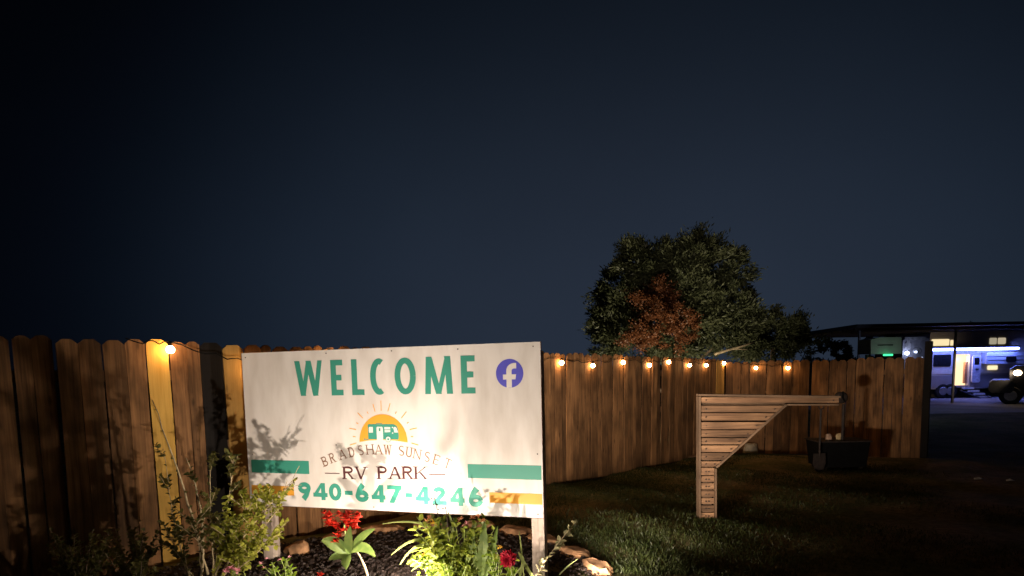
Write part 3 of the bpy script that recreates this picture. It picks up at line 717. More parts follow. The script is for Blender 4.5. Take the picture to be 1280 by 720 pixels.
def bushel(name, base, boxpx, Y, n, L, W, mat, label, cat='plant', seed=1, stemn=9, smat=None, group=None, depth=.18, spread=1.0, pairs=7, blade=False):
    """bush whose stems fan out of the base to points in a photo-sized box"""
    r = random.Random(seed); b = Vector(base); root = empty(name, b, 0, label, cat, group)
    x0, y0, x1, y1 = boxpx; lm = MB(); smb = MB()
    for i in range(n):
        tip = W3(r.uniform(x0, x1), r.uniform(y0, y1), Y+r.uniform(-depth, depth))-b
        p0 = Vector((r.uniform(-.04,.04), r.uniform(-.04,.04), 0)); mid = p0.lerp(tip, .5)+Vector((r.uniform(-.04,.04), r.uniform(-.03,.03), .05))
        p = bez(p0, mid, tip, 8); smb.tube(p, [.0045*(1-.6*k/8) for k in range(9)], 5)
        sprig(lm, p, pairs, L, W, r, spread, .2)
    smb.build('stems', smat or M['greenstem'], root, smooth=True)
    tag(lm.build('leaves', mat, root), kind='stuff')
    return root
def head(root, p, r0, n, mat, L=.02, W=.012, seed=0, up=.5, name='blossom'):
    r = random.Random(seed); mb = MB()
    for i in range(n):
        a = r.uniform(0, 6.28); e = r.uniform(-.3, 1.2)
        d = Vector((math.cos(a)*math.cos(e), math.sin(a)*math.cos(e), math.sin(e)+up*.3))
        mb.leaf(Vector(p)+d*r0*.2, d, (0,0,1), L*r.uniform(.7,1.2), W*r.uniform(.8,1.2), .2, r.uniform(-.2,.5))
    return mb.build(name, mat, root)
# tall central bush in front of the sign
cb = Vector((-.38, 3.86, .05))
cbush = bushel('flowering_bush', cb, (514,643,622,704), 3.84, 58, .058, .036, M['bush'], 'tall bright green leafy bush with orange-pink tips under the phone number', 'bush', 21, spread=.9, pairs=9, depth=.10)
for k, (px, py, m) in enumerate(((537,648,'peach'),(542,655,'yellow'),(590,648,'peach'),(598,646,'peach'),(583,656,'pink'),(576,650,'peach'),(604,652,'peach'),(533,652,'peach'))):
    head(cbush, W3(px, py, 3.8)-cb, .02, 16, M[m], .026, .011, 60+k)
for a, b, c in (((556,700,3.85),(552,660,3.85),(543,622,3.85)),((560,700,3.83),(562,660,3.8),(557,634,3.8))):  # stalks and leaves coloured dark as silhouettes against the lit sign
    p = bez(W3(*a)-cb, W3(*b)-cb, W3(*c)-cb, 8); MB().tube(p, [.004]*6+[.003,.0035,.004], 5).build('bare_stalk', M['iron'], cbush)
lmb = MB(); 
for q in ((541,622),(545,629),(540,632),(550,637),(556,636)):
    lmb.leaf(W3(q[0], q[1], 3.83)-cb, (random.uniform(-1,1), 0, random.uniform(-.5,1)), (0,-1,0), .024, .009)
tag(lmb.build('silhouette_leaves', M['iron'], cbush), kind='stuff')
# arching strap leaves
def strap(root, pts, wd, mat, o):
    p = []
    for a, b in zip(pts, pts[1:]): p.append(a)
    P = bez(pts[0], pts[1], pts[2], 14) if len(pts) == 3 else None
    mb = MB(); vs = []
    for i, q in enumerate(P):
        t = i/14; d = (P[min(14,i+1)]-P[max(0,i-1)]).normalized(); s = d.cross(Vector((0,-1,.6))).normalized()
        ww = wd*(math.sin(math.pi*(t*.85+.12))**.6)*.5
        n = s.cross(d)
        vs += [q+s*ww+n*ww*.3-o, q-o, q-s*ww+n*ww*.3-o]
    mb.add(vs, [(3*i+k, 3*i+k+1, 3*i+4+k, 3*i+3+k) for i in range(14) for k in (0,1)])
    return mb.build('leaf', mat, root, smooth=True)
lb = Vector((-.42, 3.98, .05))
lily = empty('strap_leaf_lily', lb, 0, 'lily clump with long arching strap leaves left of the bright bush', 'plant')
for a, b, c, wd in (((566,705,3.95),(560,640,3.9),(478,655,3.8),.018),((562,706,3.95),(535,650,3.85),(489,694,3.7),.022),((560,712,3.92),(530,655,3.8),(500,706,3.65),.022),((560,712,3.9),(545,690,3.75),(514,714,3.6),.02),
                    ((566,705,3.98),(562,670,3.95),(550,646,3.9),.02),((568,705,3.95),(570,660,3.9),(560,640,3.88),.018),((570,705,3.95),(580,670,3.9),(598,655,3.85),.018),((565,706,3.95),(545,665,3.95),(520,660,3.9),.016)):
    strap(lily, [W3(*a), W3(*b), W3(*c)], wd, M['strap'], lb)
# large toothed leaves right of the bush
bl = Vector((-.20, 3.78, .05))
big = empty('broad_leaf_plant', bl, 0, 'upright plant with tall toothed pale green leaves right of the bush', 'plant')
for (a, c, wd, sd) in (((601,722,3.78),(606,652,3.74),.07,1),((606,724,3.76),(622,658,3.78),.05,2),((598,716,3.8),(588,660,3.8),.045,3)):
    A, Cc = W3(*a)-bl, W3(*c)-bl; ax = (Cc-A); mb = MB(); vs = []; n = 12; side = Vector((1, -.25, .1)).normalized()
    for i in range(n+1):
        t = i/n; ww = wd*math.sin(math.pi*min(.98,(t*.9+.08)))**.8*.5*(1.15 if i % 2 else .82)
        p = A+ax*t+Vector((0,-.03*math.sin(math.pi*t),0)); vs += [p-side*ww, p+Vector((0,.008,0)), p+side*ww]
    mb.add(vs, [(3*i+k, 3*i+k+1, 3*i+4+k, 3*i+3+k) for i in range(n) for k in (0,1)]); mb.build('leaf', M['bigleaf'], big)
bushel('low_bedding_plant', (-.44,3.70,.05), (520,690,562,724), 3.66, 13, .034, .024, M['lime'], 'low lime-green bedding plant below the strap leaves at the frame bottom', seed=31, depth=.06)
yb = bushel('low_bedding_plant', (-.12,3.70,.05), (602,684,650,724), 3.68, 16, .034, .022, M['lime'], 'low yellow-green bedding plant left of the crimson dahlia', seed=32, depth=.06)
b0 = Vector(yb.location); head(yb, W3(625,684,3.62)-b0, .015, 14, M['yellow'], .020, .010, 5)
head(yb, W3(530,695,3.6)-b0, .015, 14, M['yellow'], .020, .010, 6)
# canna with red flowers
ca = Vector((-.99, 3.78, .05))
canna = empty('canna', ca, 0, 'canna with scarlet flower clusters and broad green leaves in the mulch', 'flower')
MB().tube(bez(W3(462,735,3.76)-ca, W3(458,700,3.76)-ca, W3(436,676,3.76)-ca), [.008]*8+[.006]*7, 6).build('stem', M['stem'], canna, smooth=True)
MB().tube(bez(W3(437,690,3.76)-ca, W3(432,672,3.76)-ca, W3(430,655,3.76)-ca), .005, 6).build('stem', M['greenstem'], canna, smooth=True)
def broad(root, a, b, c, wd, mat, name='leaf'):
    P = bez(a, b, c, 10); mb = MB(); vs = []
    for i, q in enumerate(P):
        t = i/10; d = (P[min(10,i+1)]-P[max(0,i-1)]).normalized(); s = d.cross(Vector((.2,-1,.5))).normalized(); n = s.cross(d)
        ww = wd*max(.02,math.sin(math.pi*(t*.93+.05)))**.75*.5
        vs += [q+s*ww+n*ww*.4, q, q-s*ww+n*ww*.4]
    mb.add(vs, [(3*i+k, 3*i+k+1, 3*i+4+k, 3*i+3+k) for i in range(10) for k in (0,1)]); return mb.build(name, mat, root, smooth=True)
for a, b, c, wd in (((437,692),(416,676),(402,676),.085),((437,692),(420,694),(411,700),.05),((438,688),(452,668),(469,661),.050),((438,690),(454,676),(469,696),.065),((436,692),(431,700),(433,712),.06),((437,694),(434,676),(438,658),.055)):
    broad(canna, W3(a[0],a[1],3.76)-ca, W3(b[0],b[1],3.69)-ca, W3(c[0],c[1],3.64)-ca, wd, M['bigleaf'])
for k, (px, py, rr_) in enumerate(((411,648,1),(418,658,1),(421,670,.8),(432,650,1.1),(441,653,1.1),(447,648,.9),(425,645,.8),(437,660,.9),(406,643,.6),(419,678,.6),(436,644,.8),(444,660,.8),(413,655,.9),(428,664,.7))):
    head(canna, W3(px, py, 3.68)-ca, .02, 15, M['red'], .046*rr_, .030*rr_, 80+k, name='flower')
# crimson dahlia
da = Vector((.02, 3.62, .05)); dah = empty('dahlia', da, 0, 'crimson double dahlia bloom on thin stems near the right post', 'flower')
MB().tube(bez(Vector((0,0,0)), W3(640,715,3.6)-da, W3(637,702,3.58)-da), .004, 6).build('stem', M['greenstem'], dah)
r = random.Random(4); mb = MB(); dc = W3(635,699,3.56)-da
for ring, (nn, el, L) in enumerate(((15,-.15,.062),(15,.2,.056),(13,.55,.048),(10,.9,.038),(7,1.25,.028))):
    for i in range(nn):
        a = 2*math.pi*(i+.5*(ring % 2))/nn; d = Vector((math.cos(a)*math.cos(el), -math.sin(el)*.8+math.sin(a)*math.cos(el)*.35, math.sin(a)*math.cos(el)*.9+math.sin(el)*.4))
        mb.leaf(dc, d+Vector((r.uniform(-.1,.1),r.uniform(-.1,.1),r.uniform(-.1,.1))), (0,-1,.3), L*r.uniform(.85,1.1), .022, .3, .1)
mb.build('bloom', M['crimson'], dah)
for a, b, c, wd in (((655,724,3.6),(652,690,3.62),(649,664,3.65),.012),((640,724,3.5),(648,712,3.5),(657,703,3.5),.010),((648,724,3.55),(658,700,3.6),(650,692,3.6),.022),((668,724,3.6),(655,706,3.55),(648,690,3.55),.022)):
    strap(dah, [W3(*a), W3(*b), W3(*c)], wd, M['strap'], da)
# thin sprig right of the post
sp = Vector((.13, 3.66, .05)); spr = empty('leafy_sprig', sp, 0, 'thin twig with pale paired leaves rising right of the right sign post', 'plant')
pth = bez(W3(662,735,3.65)-sp, W3(675,705,3.62)-sp, W3(720,652,3.62)-sp, 18); MB().tube(pth, .0022, 5).build('stem', M['stem'], spr)
lm = MB(); sprig(lm, pth, 12, .058, .038, random.Random(9), .9, .25); tag(lm.build('leaves', leafmat('pale_sprig_leaf', (.30,.29,.14), (.55,.52,.30)), spr), kind='stuff')
for a, b, c in (((690,730,4.2),(702,712,4.2),(722,699,4.2)),):
    strap(spr, [W3(*a), W3(*b), W3(*c)], .012, M['strap'], sp)
# pink-flowered ground plant at the bottom
pk = bushel('pink_flowering_plant', (-1.48,3.72,.05), (322,697,366,722), 3.72, 20, .034, .018, M['lime'], 'bright lime plant with small pink buds below the left sign post', 'flower', 41, depth=.06)
b0 = Vector(pk.location)
for k, (px, py) in enumerate(((326,705),(334,699),(362,697),(350,700),(330,710))): head(pk, W3(px, py, 3.66)-b0, .012, 10, M['pink'], .016, .008, 90+k)
pk2 = bushel('pink_flowering_plant', (-1.72,3.66,.05), (276,708,304,724), 3.64, 9, .028, .018, M['myrtle'], 'dim plant with a soft pink bloom at the frame bottom under the shrub', 'flower', 42, depth=.04)
b0 = Vector(pk2.location)
for k, (px, py) in enumerate(((288,711),(296,714),(282,716))): head(pk2, W3(px, py, 3.58)-b0, .02, 16, M['pink'], .026, .016, 190+k)
for k, (px, py, Y, m, lab) in enumerate(((400,703,4.15,'red','small scarlet flower lying low on the mulch below the canna'),(476,713,3.95,'red','small orange-red flower on the mulch right of the canna stem'))):
    b = W3(px, py, Y); b.z = .05; r = empty('small_red_flower', b, 0, lab, 'flower')
    MB().tube([(0,0,0),(0,0,.05)], .002, 5).build('stem', M['greenstem'], r); head(r, (0,0,.06), .02, 20, M['red'], .032, .018, 300+k)
# dark low bushes at the foot of the left fence
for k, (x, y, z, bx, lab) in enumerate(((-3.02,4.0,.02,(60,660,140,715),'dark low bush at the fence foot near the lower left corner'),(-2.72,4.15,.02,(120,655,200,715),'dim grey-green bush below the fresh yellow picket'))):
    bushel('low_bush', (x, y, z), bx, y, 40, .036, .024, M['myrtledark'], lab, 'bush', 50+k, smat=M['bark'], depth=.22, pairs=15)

# ------------------------------------------------------------------ grass
mb = MB(); gr = random.Random(77)
def fence_side(x, y): return y < x+7.5 and (y < 11.2)
cnt = 0
while cnt < 70000:
    y = 4.3+7.0*gr.random()**1.1; x = gr.uniform(-1.0, 7.0)
    if not fence_side(x, y) or inbed(x, y): continue
    dens = .55+.45*math.sin(x*1.9+.8*math.sin(y*2.3))*math.sin(y*1.6+.5*x)-max(0, x-2.4)*.16
    if y > x+6.2 or y < x+3.5 and x < 2.2: dens += .35
    if gr.random() > dens: continue
    cnt += 1
    h = gr.uniform(.018, .055)*(1.0 if x < 1.4 and y < 6.5 else .75); a = gr.uniform(0, 6.28); z = gz(x, y)+lump(x, y)-.006
    wx, wy = math.cos(a)*.0035, math.sin(a)*.0035; lx, ly = gr.uniform(-.7,.7)*h, gr.uniform(-.7,.7)*h
    mb.add([(x-wx,y-wy,z),(x+wx,y+wy,z),(x+wx*.7+lx*.45,y+wy*.7+ly*.45,z+h*.6),(x+lx,y+ly,z+h)], [(0,1,2),(0,2,3)])
tag(mb.build('grass', M['grass']), 'short patchy lawn grass in front of the fence', 'grass', kind='stuff')

# ------------------------------------------------------------------ slatted wooden frame
SY = 5.95
so = at(880, 651, SY); so.z = gz(0, SY)
sl_ = empty('slatted_frame', so, 0, 'bracket-shaped frame clad in horizontal pallet slats with a long top arm', 'sculpture')
def lp(px, py): v = at(px, py, SY)-so; return (v.x, v.z)
def right_edge(py):
    if py < 504: return 1046
    if py < 582: return 981-(py-504)*(981-896)/(582-504)
    return 891.5
rows = [496,506.2,516,526.5,537,547,556,565.5,575.5,583.5,594,603,612,621.5,630,639.5,648.5]
rs = random.Random(3)
for i, (a, b) in enumerate(zip(rows, rows[1:])):
    lx = 875.5
    ra, rb_ = (right_edge(a+.8), right_edge(b-.8)) if i else (1046, 1046)
    if i == 0: b = 504.2; 
    pts = [lp(lx, b-1.0), lp(rb_, b-1.0), lp(ra, a+.7 if i else a+.7), lp(lx, a+.7)]
    yo = rs.uniform(-.008,.006)
    mb = MB(); z = sum(p[1] for p in pts)/4; xx = pts[0][0]
    mb.prism([(p[0]-xx, p[1]-z) for p in pts], -.018, 0); o = mb.build('slat', M['slat'], sl_, loc=(xx, yo-.012, z)); o.rotation_euler = (rs.uniform(-.24,.06), 0, 0)
# second short slat filling the gap above the diagonal's top end
mb = MB(); P_ = [lp(875.5,505.6), lp(980,505.6), lp(980,504.4), lp(875.5,504.4)]
mb.prism(P_, -.006, .004); mb.build('slat', M['slatframe'], sl_)
mb = MB(); mb.prism([lp(x, y) for x, y in ((876,646),(890,646),(890,584),(894,581),(978,506),(1044,503),(1044,497),(876,495))], .004, .016); mb.build('backing_board', M['slatframe'], sl_)
for i, (a, b) in enumerate(zip(rows, rows[1:])):
    for px in (881, right_edge((a+b)/2)-7):
        x_, z_ = lp(px, (a+min(b, 504.2 if i == 0 else b))/2); MB().prism(arcpts(0, 0, .006, .006, 0, 300, 6), -.042, -.026).build('screw', M['iron'], sl_, loc=(x_, 0, z_))
def bar(name, a, b, t=.022, y0=-.045, y1=.05):
    (x0, z0), (x1, z1) = lp(*a), lp(*b); dx, dz = x1-x0, z1-z0; L = math.hypot(dx, dz); nx_, nz_ = -dz/L*t/2, dx/L*t/2
    mb = MB(); c = ((x0+x1)/2, (z0+z1)/2); an = math.atan2(dz, dx)
    mb.box(-L/2, L/2, y0, y1, -t/2, t/2); o = mb.build(name, M['slatframe'], sl_, loc=(c[0], 0, c[1])); o.rotation_euler = (0, -an, 0); return o
bar('frame_rail', (872,493.6), (1048,496.0), .020)
bar('frame_rail', (873.3,495.6), (873.3,649.5), .018, -.044, .049)
bar('frame_rail', (982,505.6), (1046,505.6), .016, -.043, .048)
bar('frame_rail', (981,505.5), (894,583.5), .020, -.042, .047)
bar('frame_rail', (893.2,585), (893.2,649.5), .018, -.041, .046)
bar('frame_rail', (875,650.2), (891.8,650.2), .018, -.04, .045)

# ---- round dark bird feeder behind the arm's end
fe = at(1053, 545, 9.2); fe.z = gz(0, 9.2)
fd = empty('hanging_feeder', fe, 0, 'dark round disc on a thin iron pole behind the slatted frame arm', 'feeder')
top = at(1052, 505, 9.2)-fe
MB().tube([(0,0,0), (0,0,top.z)], .022, 8).build('pole', M['iron'], fd)
c = at(1051, 497, 9.2)-fe
mb = MB(); mb.tube([(c.x,-.05,c.z),(c.x,-.035,c.z),(c.x,.035,c.z),(c.x,.05,c.z)], [.07,.09,.09,.07], 18); mb.build('disc', M['iron'], fd)
MB().tube([(c.x,-.055,c.z+.10),(c.x,-.055,c.z),(c.x+.03,-.06,c.z-.06)], .012, 6).build('hook', M['black'], fd)
# ---- fire pit box with pale logs and a shovel
bx = at(1046, 575, 9.3); bx.z = gz(0, 9.3)
fp = empty('fire_pit', bx, 0, 'low black metal fire box in the dark corner of the fence', 'fire pit')
mb = MB(); mb.prism([(-.34,.03),(.34,.03),(.39,.42),(-.39,.42)], -.22, .22); mb.build('box', M['black'], fp)
MB().box(-.41,.41,-.24,.24,.422,.440).build('rim', M['iron'], fp)
for sx in (-.28,.28):
    for sy in (-.17,.17): MB().box(sx-.02,sx+.02,sy-.02,sy+.02,-.02,.03).build('leg', M['iron'], fp)
for k, (px, py, s, lab) in enumerate(((1041,541,.06,'small pale pinkish stone on the left of the black fire box'),(1056,540,.075,'larger pale tan stone on the right of the black fire box'))):
    v = at(px, py, 9.15); stone('stone', (v.x, v.y+.12, bx.z+.44), s*.95, s*.7, .085+.015*k, k*1.3, simple('pale_stone_%d' % k, (.40,.27,.19) if k == 0 else (.40,.31,.17), .8, var=.2, bump=.5), lab, 'stones on the fire box', 70+k)
sv = at(1025, 548, 9.0)
shv = empty('shovel', (sv.x, sv.y, gz(0, 9.0)), 0, 'upright dark shovel with a forked grip left of the fire box', 'shovel')
t_ = at(1025, 512, 9.0).z-gz(0, 9.0)
MB().tube([(0,0,.22),(0,0,t_)], .016, 8).build('handle', M['iron'], shv)
MB().tube([(-.035,0,t_+.055),(-.03,0,t_+.02),(0,0,t_),(.03,0,t_+.02),(.035,0,t_+.055)], .010, 6).build('grip', M['iron'], shv)
MB().prism([(-.09,.26),(-.10,.10),(-.06,.0),(0,-.04),(.06,.0),(.10,.10),(.09,.26)], -.006, .006).build('blade', M['iron'], shv)
v = ground_at(930, 566); stone('rock', (v.x, v.y-.3, gz(0,v.y)-.02), .15, .10, .24, .3, M['rockpale'], 'grey-tan boulder on the lawn behind the slatted frame', seed=8)
v = ground_at(866, 571)
mb = MB(); mb.bbox(-.22,.22,-.045,.045,0,.035,.004); o = mb.build('plank', M['slat'], loc=(v.x-.1, v.y-.15, v.z+.015)); o.rotation_euler = (0,0,.3); tag(o, 'short pale plank lying at the fence foot left of the slatted frame', 'plank')

# ------------------------------------------------------------------ tree beyond the fence
def crown(root, blobs, n_clump, leaves, size, mat, seed, name='foliage', elong=1.0):
    r = random.Random(seed); mb = MB(); o = Vector(root.location)
    tot = sum(b[3]**2 for b in blobs)
    for bx_, by_, bz_, br in blobs:
        for _ in range(max(3, int(n_clump*br*br/tot))):
            while True:
                d = Vector((r.gauss(0,1), r.gauss(0,1), r.gauss(0,1))).normalized()
                if d.y < .5 or r.random() < .3: break
            c = Vector((bx_, by_, bz_))+d*br*(r.uniform(.6, 1.0) if r.random() < .78 else r.uniform(1.0,1.24)); cs = r.uniform(.16,.34)*(.6+.4*br)
            flow = (d*.8+Vector((r.uniform(-.6,.6), r.uniform(-.5,.5), r.uniform(-.3,.7)))).normalized()
            for _ in range(leaves):
                p = c+Vector((r.gauss(0,.42), r.gauss(0,.42), r.gauss(0,.34)))*cs+flow*r.uniform(-.4,1.0)*cs*.8
                dd = (flow+Vector((r.gauss(0,.5), r.gauss(0,.5), r.gauss(0,.45)))).normalized(); L = size*r.uniform(.6,1.6)*elong
                sd = dd.cross(Vector((r.uniform(-1,1), r.uniform(-1,1), r.uniform(-1,1)))).normalized()*size*.28
                p = p-o; mb.add([p, p+dd*L*.5+sd, p+dd*L, p+dd*L*.45-sd], [(0,1,2,3)])
    return tag(mb.build(name, mat, root), kind='stuff')
TY = 17.0
def tb(px, py, rpx, Y=TY): v = at(px, py, Y); return (v.x, v.y, v.z, rpx*Y/F)
tg = -.25
base = at(850, 470, TY); base.z = tg
tree = empty('juniper_tree', base, 0, 'tall round-crowned shaggy tree with a rust-brown patch behind the fence', 'tree')
r = random.Random(12)
MB().tube([(0,0,-.2),(.05,0,.8),(-.1,.1,1.8),(0,0,3.0),(.05,0,4.2)], [.34,.26,.2,.13,.05], 10).build('trunk', M['bark'], tree, smooth=True)
for k in range(12):
    a = r.uniform(0, 6.28); z = r.uniform(.7, 3.2); L = r.uniform(1.2, 2.1)
    e = Vector((math.cos(a)*L, math.sin(a)*L*.8, z+r.uniform(.3,1.4))); MB().tube(bez((0,0,z), (e.x*.5, e.y*.5, z+.2), e, 8), [.08*(1-.8*i/8) for i in range(9)], 6).build('branch', M['bark'], tree, smooth=True)
blobs = [tb(820,345,30),tb(850,350,34),tb(862,337,34),tb(835,322,13),tb(880,316,15),tb(905,340,26),tb(800,335,28),tb(775,365,26),tb(812,325,20),tb(765,400,25),tb(795,385,32),tb(840,375,36),tb(890,375,38),tb(918,372,20),tb(905,405,34),tb(850,412,34),tb(790,420,28),tb(765,428,20),tb(925,420,26),tb(872,303,10),tb(797,312,11),tb(925,395,18),tb(757,415,14),tb(746,392,7),tb(768,342,8),tb(935,385,8)]
crown(tree, blobs, 560, 190, .07, M['cone'], 5, elong=1.7)
rb2 = [tb(800,380,14,16.1),tb(858,412,13,16.1),tb(815,360,12,16.2),tb(790,430,12,16),tb(822,375,18,15.9),tb(812,398,20,15.8),tb(836,402,20,15.8),tb(845,388,12,15.9),tb(805,415,15,15.9),tb(840,420,16,15.9)]
o = crown(tree, rb2, 90, 160, .06, M['rust'], 9, 'dead_foliage', .8); o['label'] = 'rust-brown dead foliage patch'
mb = MB(); a = [at(893,443,15.4), at(915,436,15.4), at(930,432,15.4), at(946,426,15.5)]
mb.tube([p-base for p in a], [.035,.032,.028,.012], 6); mb.tube([at(915,436,15.4)-base, at(922,436,15.4)-base, at(935,437,15.4)-base], [.03,.02,.01], 5); o = mb.build('branch', M['palebark'], tree, smooth=True); o['label'] = 'pale bare limb low on the right'
b2 = at(965, 470, 16.5); b2.z = tg
t2 = empty('juniper_tree', b2, 0, 'smaller wispy tree right of the tall tree, above the middle fence', 'tree')
MB().tube([(0,0,-.2),(.1,0,1),(0,0,2.2)], [.16,.11,.05], 8).build('trunk', M['bark'], t2, smooth=True)
for k in range(6):
    a = r.uniform(0, 6.28); e = Vector((math.cos(a)*.9, math.sin(a)*.7, 1.2+r.uniform(.3,1.2))); MB().tube(bez((0,0,.8), (e.x*.5, e.y*.5, 1.2), e, 6), [.04*(1-.8*i/6) for i in range(7)], 5).build('branch', M['bark'], t2)
crown(t2, [tb(960,412,22,16.5),tb(985,412,16,16.5),tb(945,425,22,16.5),tb(975,430,22,16.5),tb(1000,404,6,16.5),tb(1008,432,13,16.5),tb(965,396,8,16.5),tb(995,425,14,16.5)], 120, 150, .065, M['cone'], 8, elong=1.7)
spot_fixture((3.9,12.9,-.2), (-.12,.75,.62), 900, 'added unseen floodlight on a stake behind the fence lighting the tree', col=(1,.84,.58), size=120, blend=.8)  # lamp added out of sight only to light the tree crown

# dark trees far beyond the lot
def far_tree(px, pyt, Y, rpx, seed, label, mat=None):
    b = at(px, 470, Y); b.z = -.27; t = empty('distant_tree', b, 0, label, 'tree', 'dark trees beyond the trailers')
    tz = at(px, pyt, Y).z
    MB().tube([(0,0,-.2),(0,0,tz*.6)], [.3,.12], 7).build('trunk', M['bark'], t)
    rw = rpx*Y/F; rr = random.Random(seed); bl = []
    for k in range(9):
        bl.append((b.x+rr.uniform(-1,1)*rw*.7, b.y+rr.uniform(-1,1)*rw*.4, rr.uniform(.6, tz-.3*rw), rw*.42))
    bl.append((b.x, b.y, tz-rw*.35, rw*.35)); crown(t, bl, 60, 70, .22, M['cone'], seed); return t
for k, (px, pyt, Y, rp, lab) in enumerate(((1044,427,42,20,'small dark tree left of the carport post, low against the sky'),(1095,412,46,30,'dark tree under the carport roof behind the green-lit box'),(1150,408,46,32,'dark tree behind the cluttered lit trailer end'),(1215,408,46,34,'dark tree hidden behind the blue-lit trailer'),(1275,408,46,34,'dark tree behind the right end of the blue-lit trailer'))):
    far_tree(px, pyt, Y, rp, 400+k, lab)

# ------------------------------------------------------------------ carport
RY = 24.0
zr = at(1150, 404, RY).z
cpb = at(1072, 470, RY); cpb.z = -.27
cp = empty('carport', cpb, 0, 'flat dark carport roof on thin posts over the trailers', 'carport')
rl = at(1071, 404, RY); X0 = rl.x; zt = zr
rf = [(X0, RY), (33, RY-.3), (33, 33), (14.9, 31)]
mb = MB(); o_ = Vector(cp.location)
A = [Vector((x, y, zt-.13))-o_ for x, y in rf]; B = [Vector((x, y, zt))-o_ for x, y in rf]; mb.hull(A, B); mb.build('roof', simple('dark_sheet_roof', (.018,.018,.022), .6), cp)
mb = MB()
for k in range(7):
    y = RY+.4+k*1.15; x = X0+(14.9-X0)*(y-RY)/7+.1; mb.box(x-o_.x, 32.8-o_.x, y-o_.y, y+.08-o_.y, zt-.25-o_.z, zt-.135-o_.z)
mb.build('purlins', M['iron'], cp)
pm = simple('galvanised_post', (.09,.09,.10), .5, metal=.3)
for px, Y in ((1073,24.1),(1193,24.1),(1158,30.5),(1330,24.1)):
    v = at(px, 450, Y); MB().box(-.035,.035,-.035,.035,0,zt-.13+.27-.12).build('post', pm, cp, loc=(v.x-o_.x, v.y-o_.y, 0))

# ------------------------------------------------------------------ RV with the blue light strip
VY = 27.0
def rvp(px, py, Y=VY): v = at(px, py, Y); return v.x, v.z
ro = at(1165, 490, VY); ro.z = -.262
rv = empty('travel_trailer', ro, 0, 'beige travel trailer with an open lit door and blue-white light strip', 'trailer')
def rbx(name, a, b, y0, y1, mat, bev=.02, par=None):
    (x0, z1), (x1, z0) = a, b
    mb = MB(); mb.bbox(x0-ro.x, x1-ro.x, y0, y1, z0-ro.z, z1-ro.z, bev); return mb.build(name, mat, par or rv)
bodyw = simple('trailer_siding', (.50,.46,.42), .45, var=.05, scale=2); lowg = simple('trailer_skirt_grey', (.28,.26,.26), .5, var=.08, scale=3); cream = simple('cream_stripe', (.70,.62,.50), .45, var=.04)
dk = simple('dark_glass', (.01,.01,.012), .15)
xL, _ = rvp(1161, 450); xR = xL+8.8
zT = 2.72; zB = rvp(1200, 486)[1]
dx0, dz1 = rvp(1195, 443); dx1, dz0 = rvp(1210.5, 482.5)
def zl(py): return rvp(1215, py)[1]
# side wall in panels round the doorway, so the door is a real opening
rbx('body', (xL, zT), (dx0, zB), 0, 2.4, bodyw, .06)
rbx('body', (dx1, zT), (xR, zB), 0, 2.4, bodyw, .06)
rbx('body', (dx0+.002, zT-.004), (dx1-.002, dz1), 0.002, 2.39, bodyw, .005)
inn = MB(); yy = .22
inn.box(dx0-ro.x, dx1-ro.x, yy, yy+.02, dz0-ro.z, dz1-ro.z); inn.build('lit_interior', glow('warm_interior', (1,.68,.38), 1.5), rv)
rbx('interior_cabinet', (dx1-.12, dz1-.35), (dx1-.02, dz0+.12), .10, .21, simple('cabinet_wood', (.45,.2,.09), .5), .01)
rbx('interior_floor', (dx0, dz0+.03), (dx1, dz0-.06), .02, .9, lowg, .005)
rbx('roof', (xL-.03, zT+.10), (xR+.03, zT+.003), -.03, 2.43, lowg, .03)
rbx('lower_panel', (xL+.02, zl(469)), (dx0-.03, zl(484)), -.03, -.003, lowg, .02)
rbx('lower_panel', (dx1+.03, zl(469)), (xR-.05, zl(484)), -.03, -.003, lowg, .02)
rbx('stripe', (xL+.02, zl(461.5)), (dx0-.03, zl(467)), -.02, -.003, cream, .01)
rbx('stripe', (dx1+.45, zl(461)), (xR-.05, zl(467)), -.02, -.003, cream, .01)
# door leaf opened flat against the wall
d0, d1 = dx1+.06, dx1+.44
leafo = rbx('door', (d0, zl(444)), (d1, zl(478)), -.10, -.05, simple('door_white', (.70,.68,.72), .4), .05)
rbx('door_window', (d0+.08, zl(447)), (d1-.08, zl(456)), -.106, -.101, dk, .02, leafo); rbx('door_handle', (d0+.14, zl(460.5)), (d1-.12, zl(463)), -.14, -.101, pm, .01, leafo)
# slide-out and strip
rbx('slide_out', (dx1+.50, zl(441)), (rvp(1273,445)[0], zl(455.5)), -.32, -.004, simple('slide_out_white', (.60,.62,.68), .45, var=.04), .03)
for k, (a, b) in enumerate(((1212,1272),)):
    for j, y in enumerate((445.5, 450)): rbx('slide_trim', (dx1+.52, zl(y)), (rvp(1272,445)[0]-.03, zl(y+.7)), -.334, -.321, lowg, .004)
wl = glow('warm_window', (1,.80,.45), 1.0)
rbx('window', rvp(1164.5,424.2), rvp(1186,432), -.025, -.003, wl, .03); rbx('window', rvp(1188,425), rvp(1191,432), -.025, -.003, wl, .02)
rbx('window', rvp(1237,422.5), rvp(1245.2,430.3), -.025, -.003, glow('dim_window', (.8,.7,.5), .45), .03); rbx('window', rvp(1247.5,422.3), rvp(1256.5,430), -.025, -.003, glow('dim_window_right', (.85,.72,.5), .55), .03)
rbx('window', rvp(1167,443.5), rvp(1188,458), -.025, -.003, dk, .04)
rbx('wall_lamp', rvp(1234,457), rvp(1245.5,462), -.06, -.021, glow('amber_wall_lamp', (1,.85,.5), 1.1), .02)
rbx('vent', rvp(1250,445.5), rvp(1262,452.5), -.36, -.335, dk, .05)
sx0, sz = rvp(1165, 437.2, VY-.55); sx1, _ = rvp(1273, 437, VY-.55)
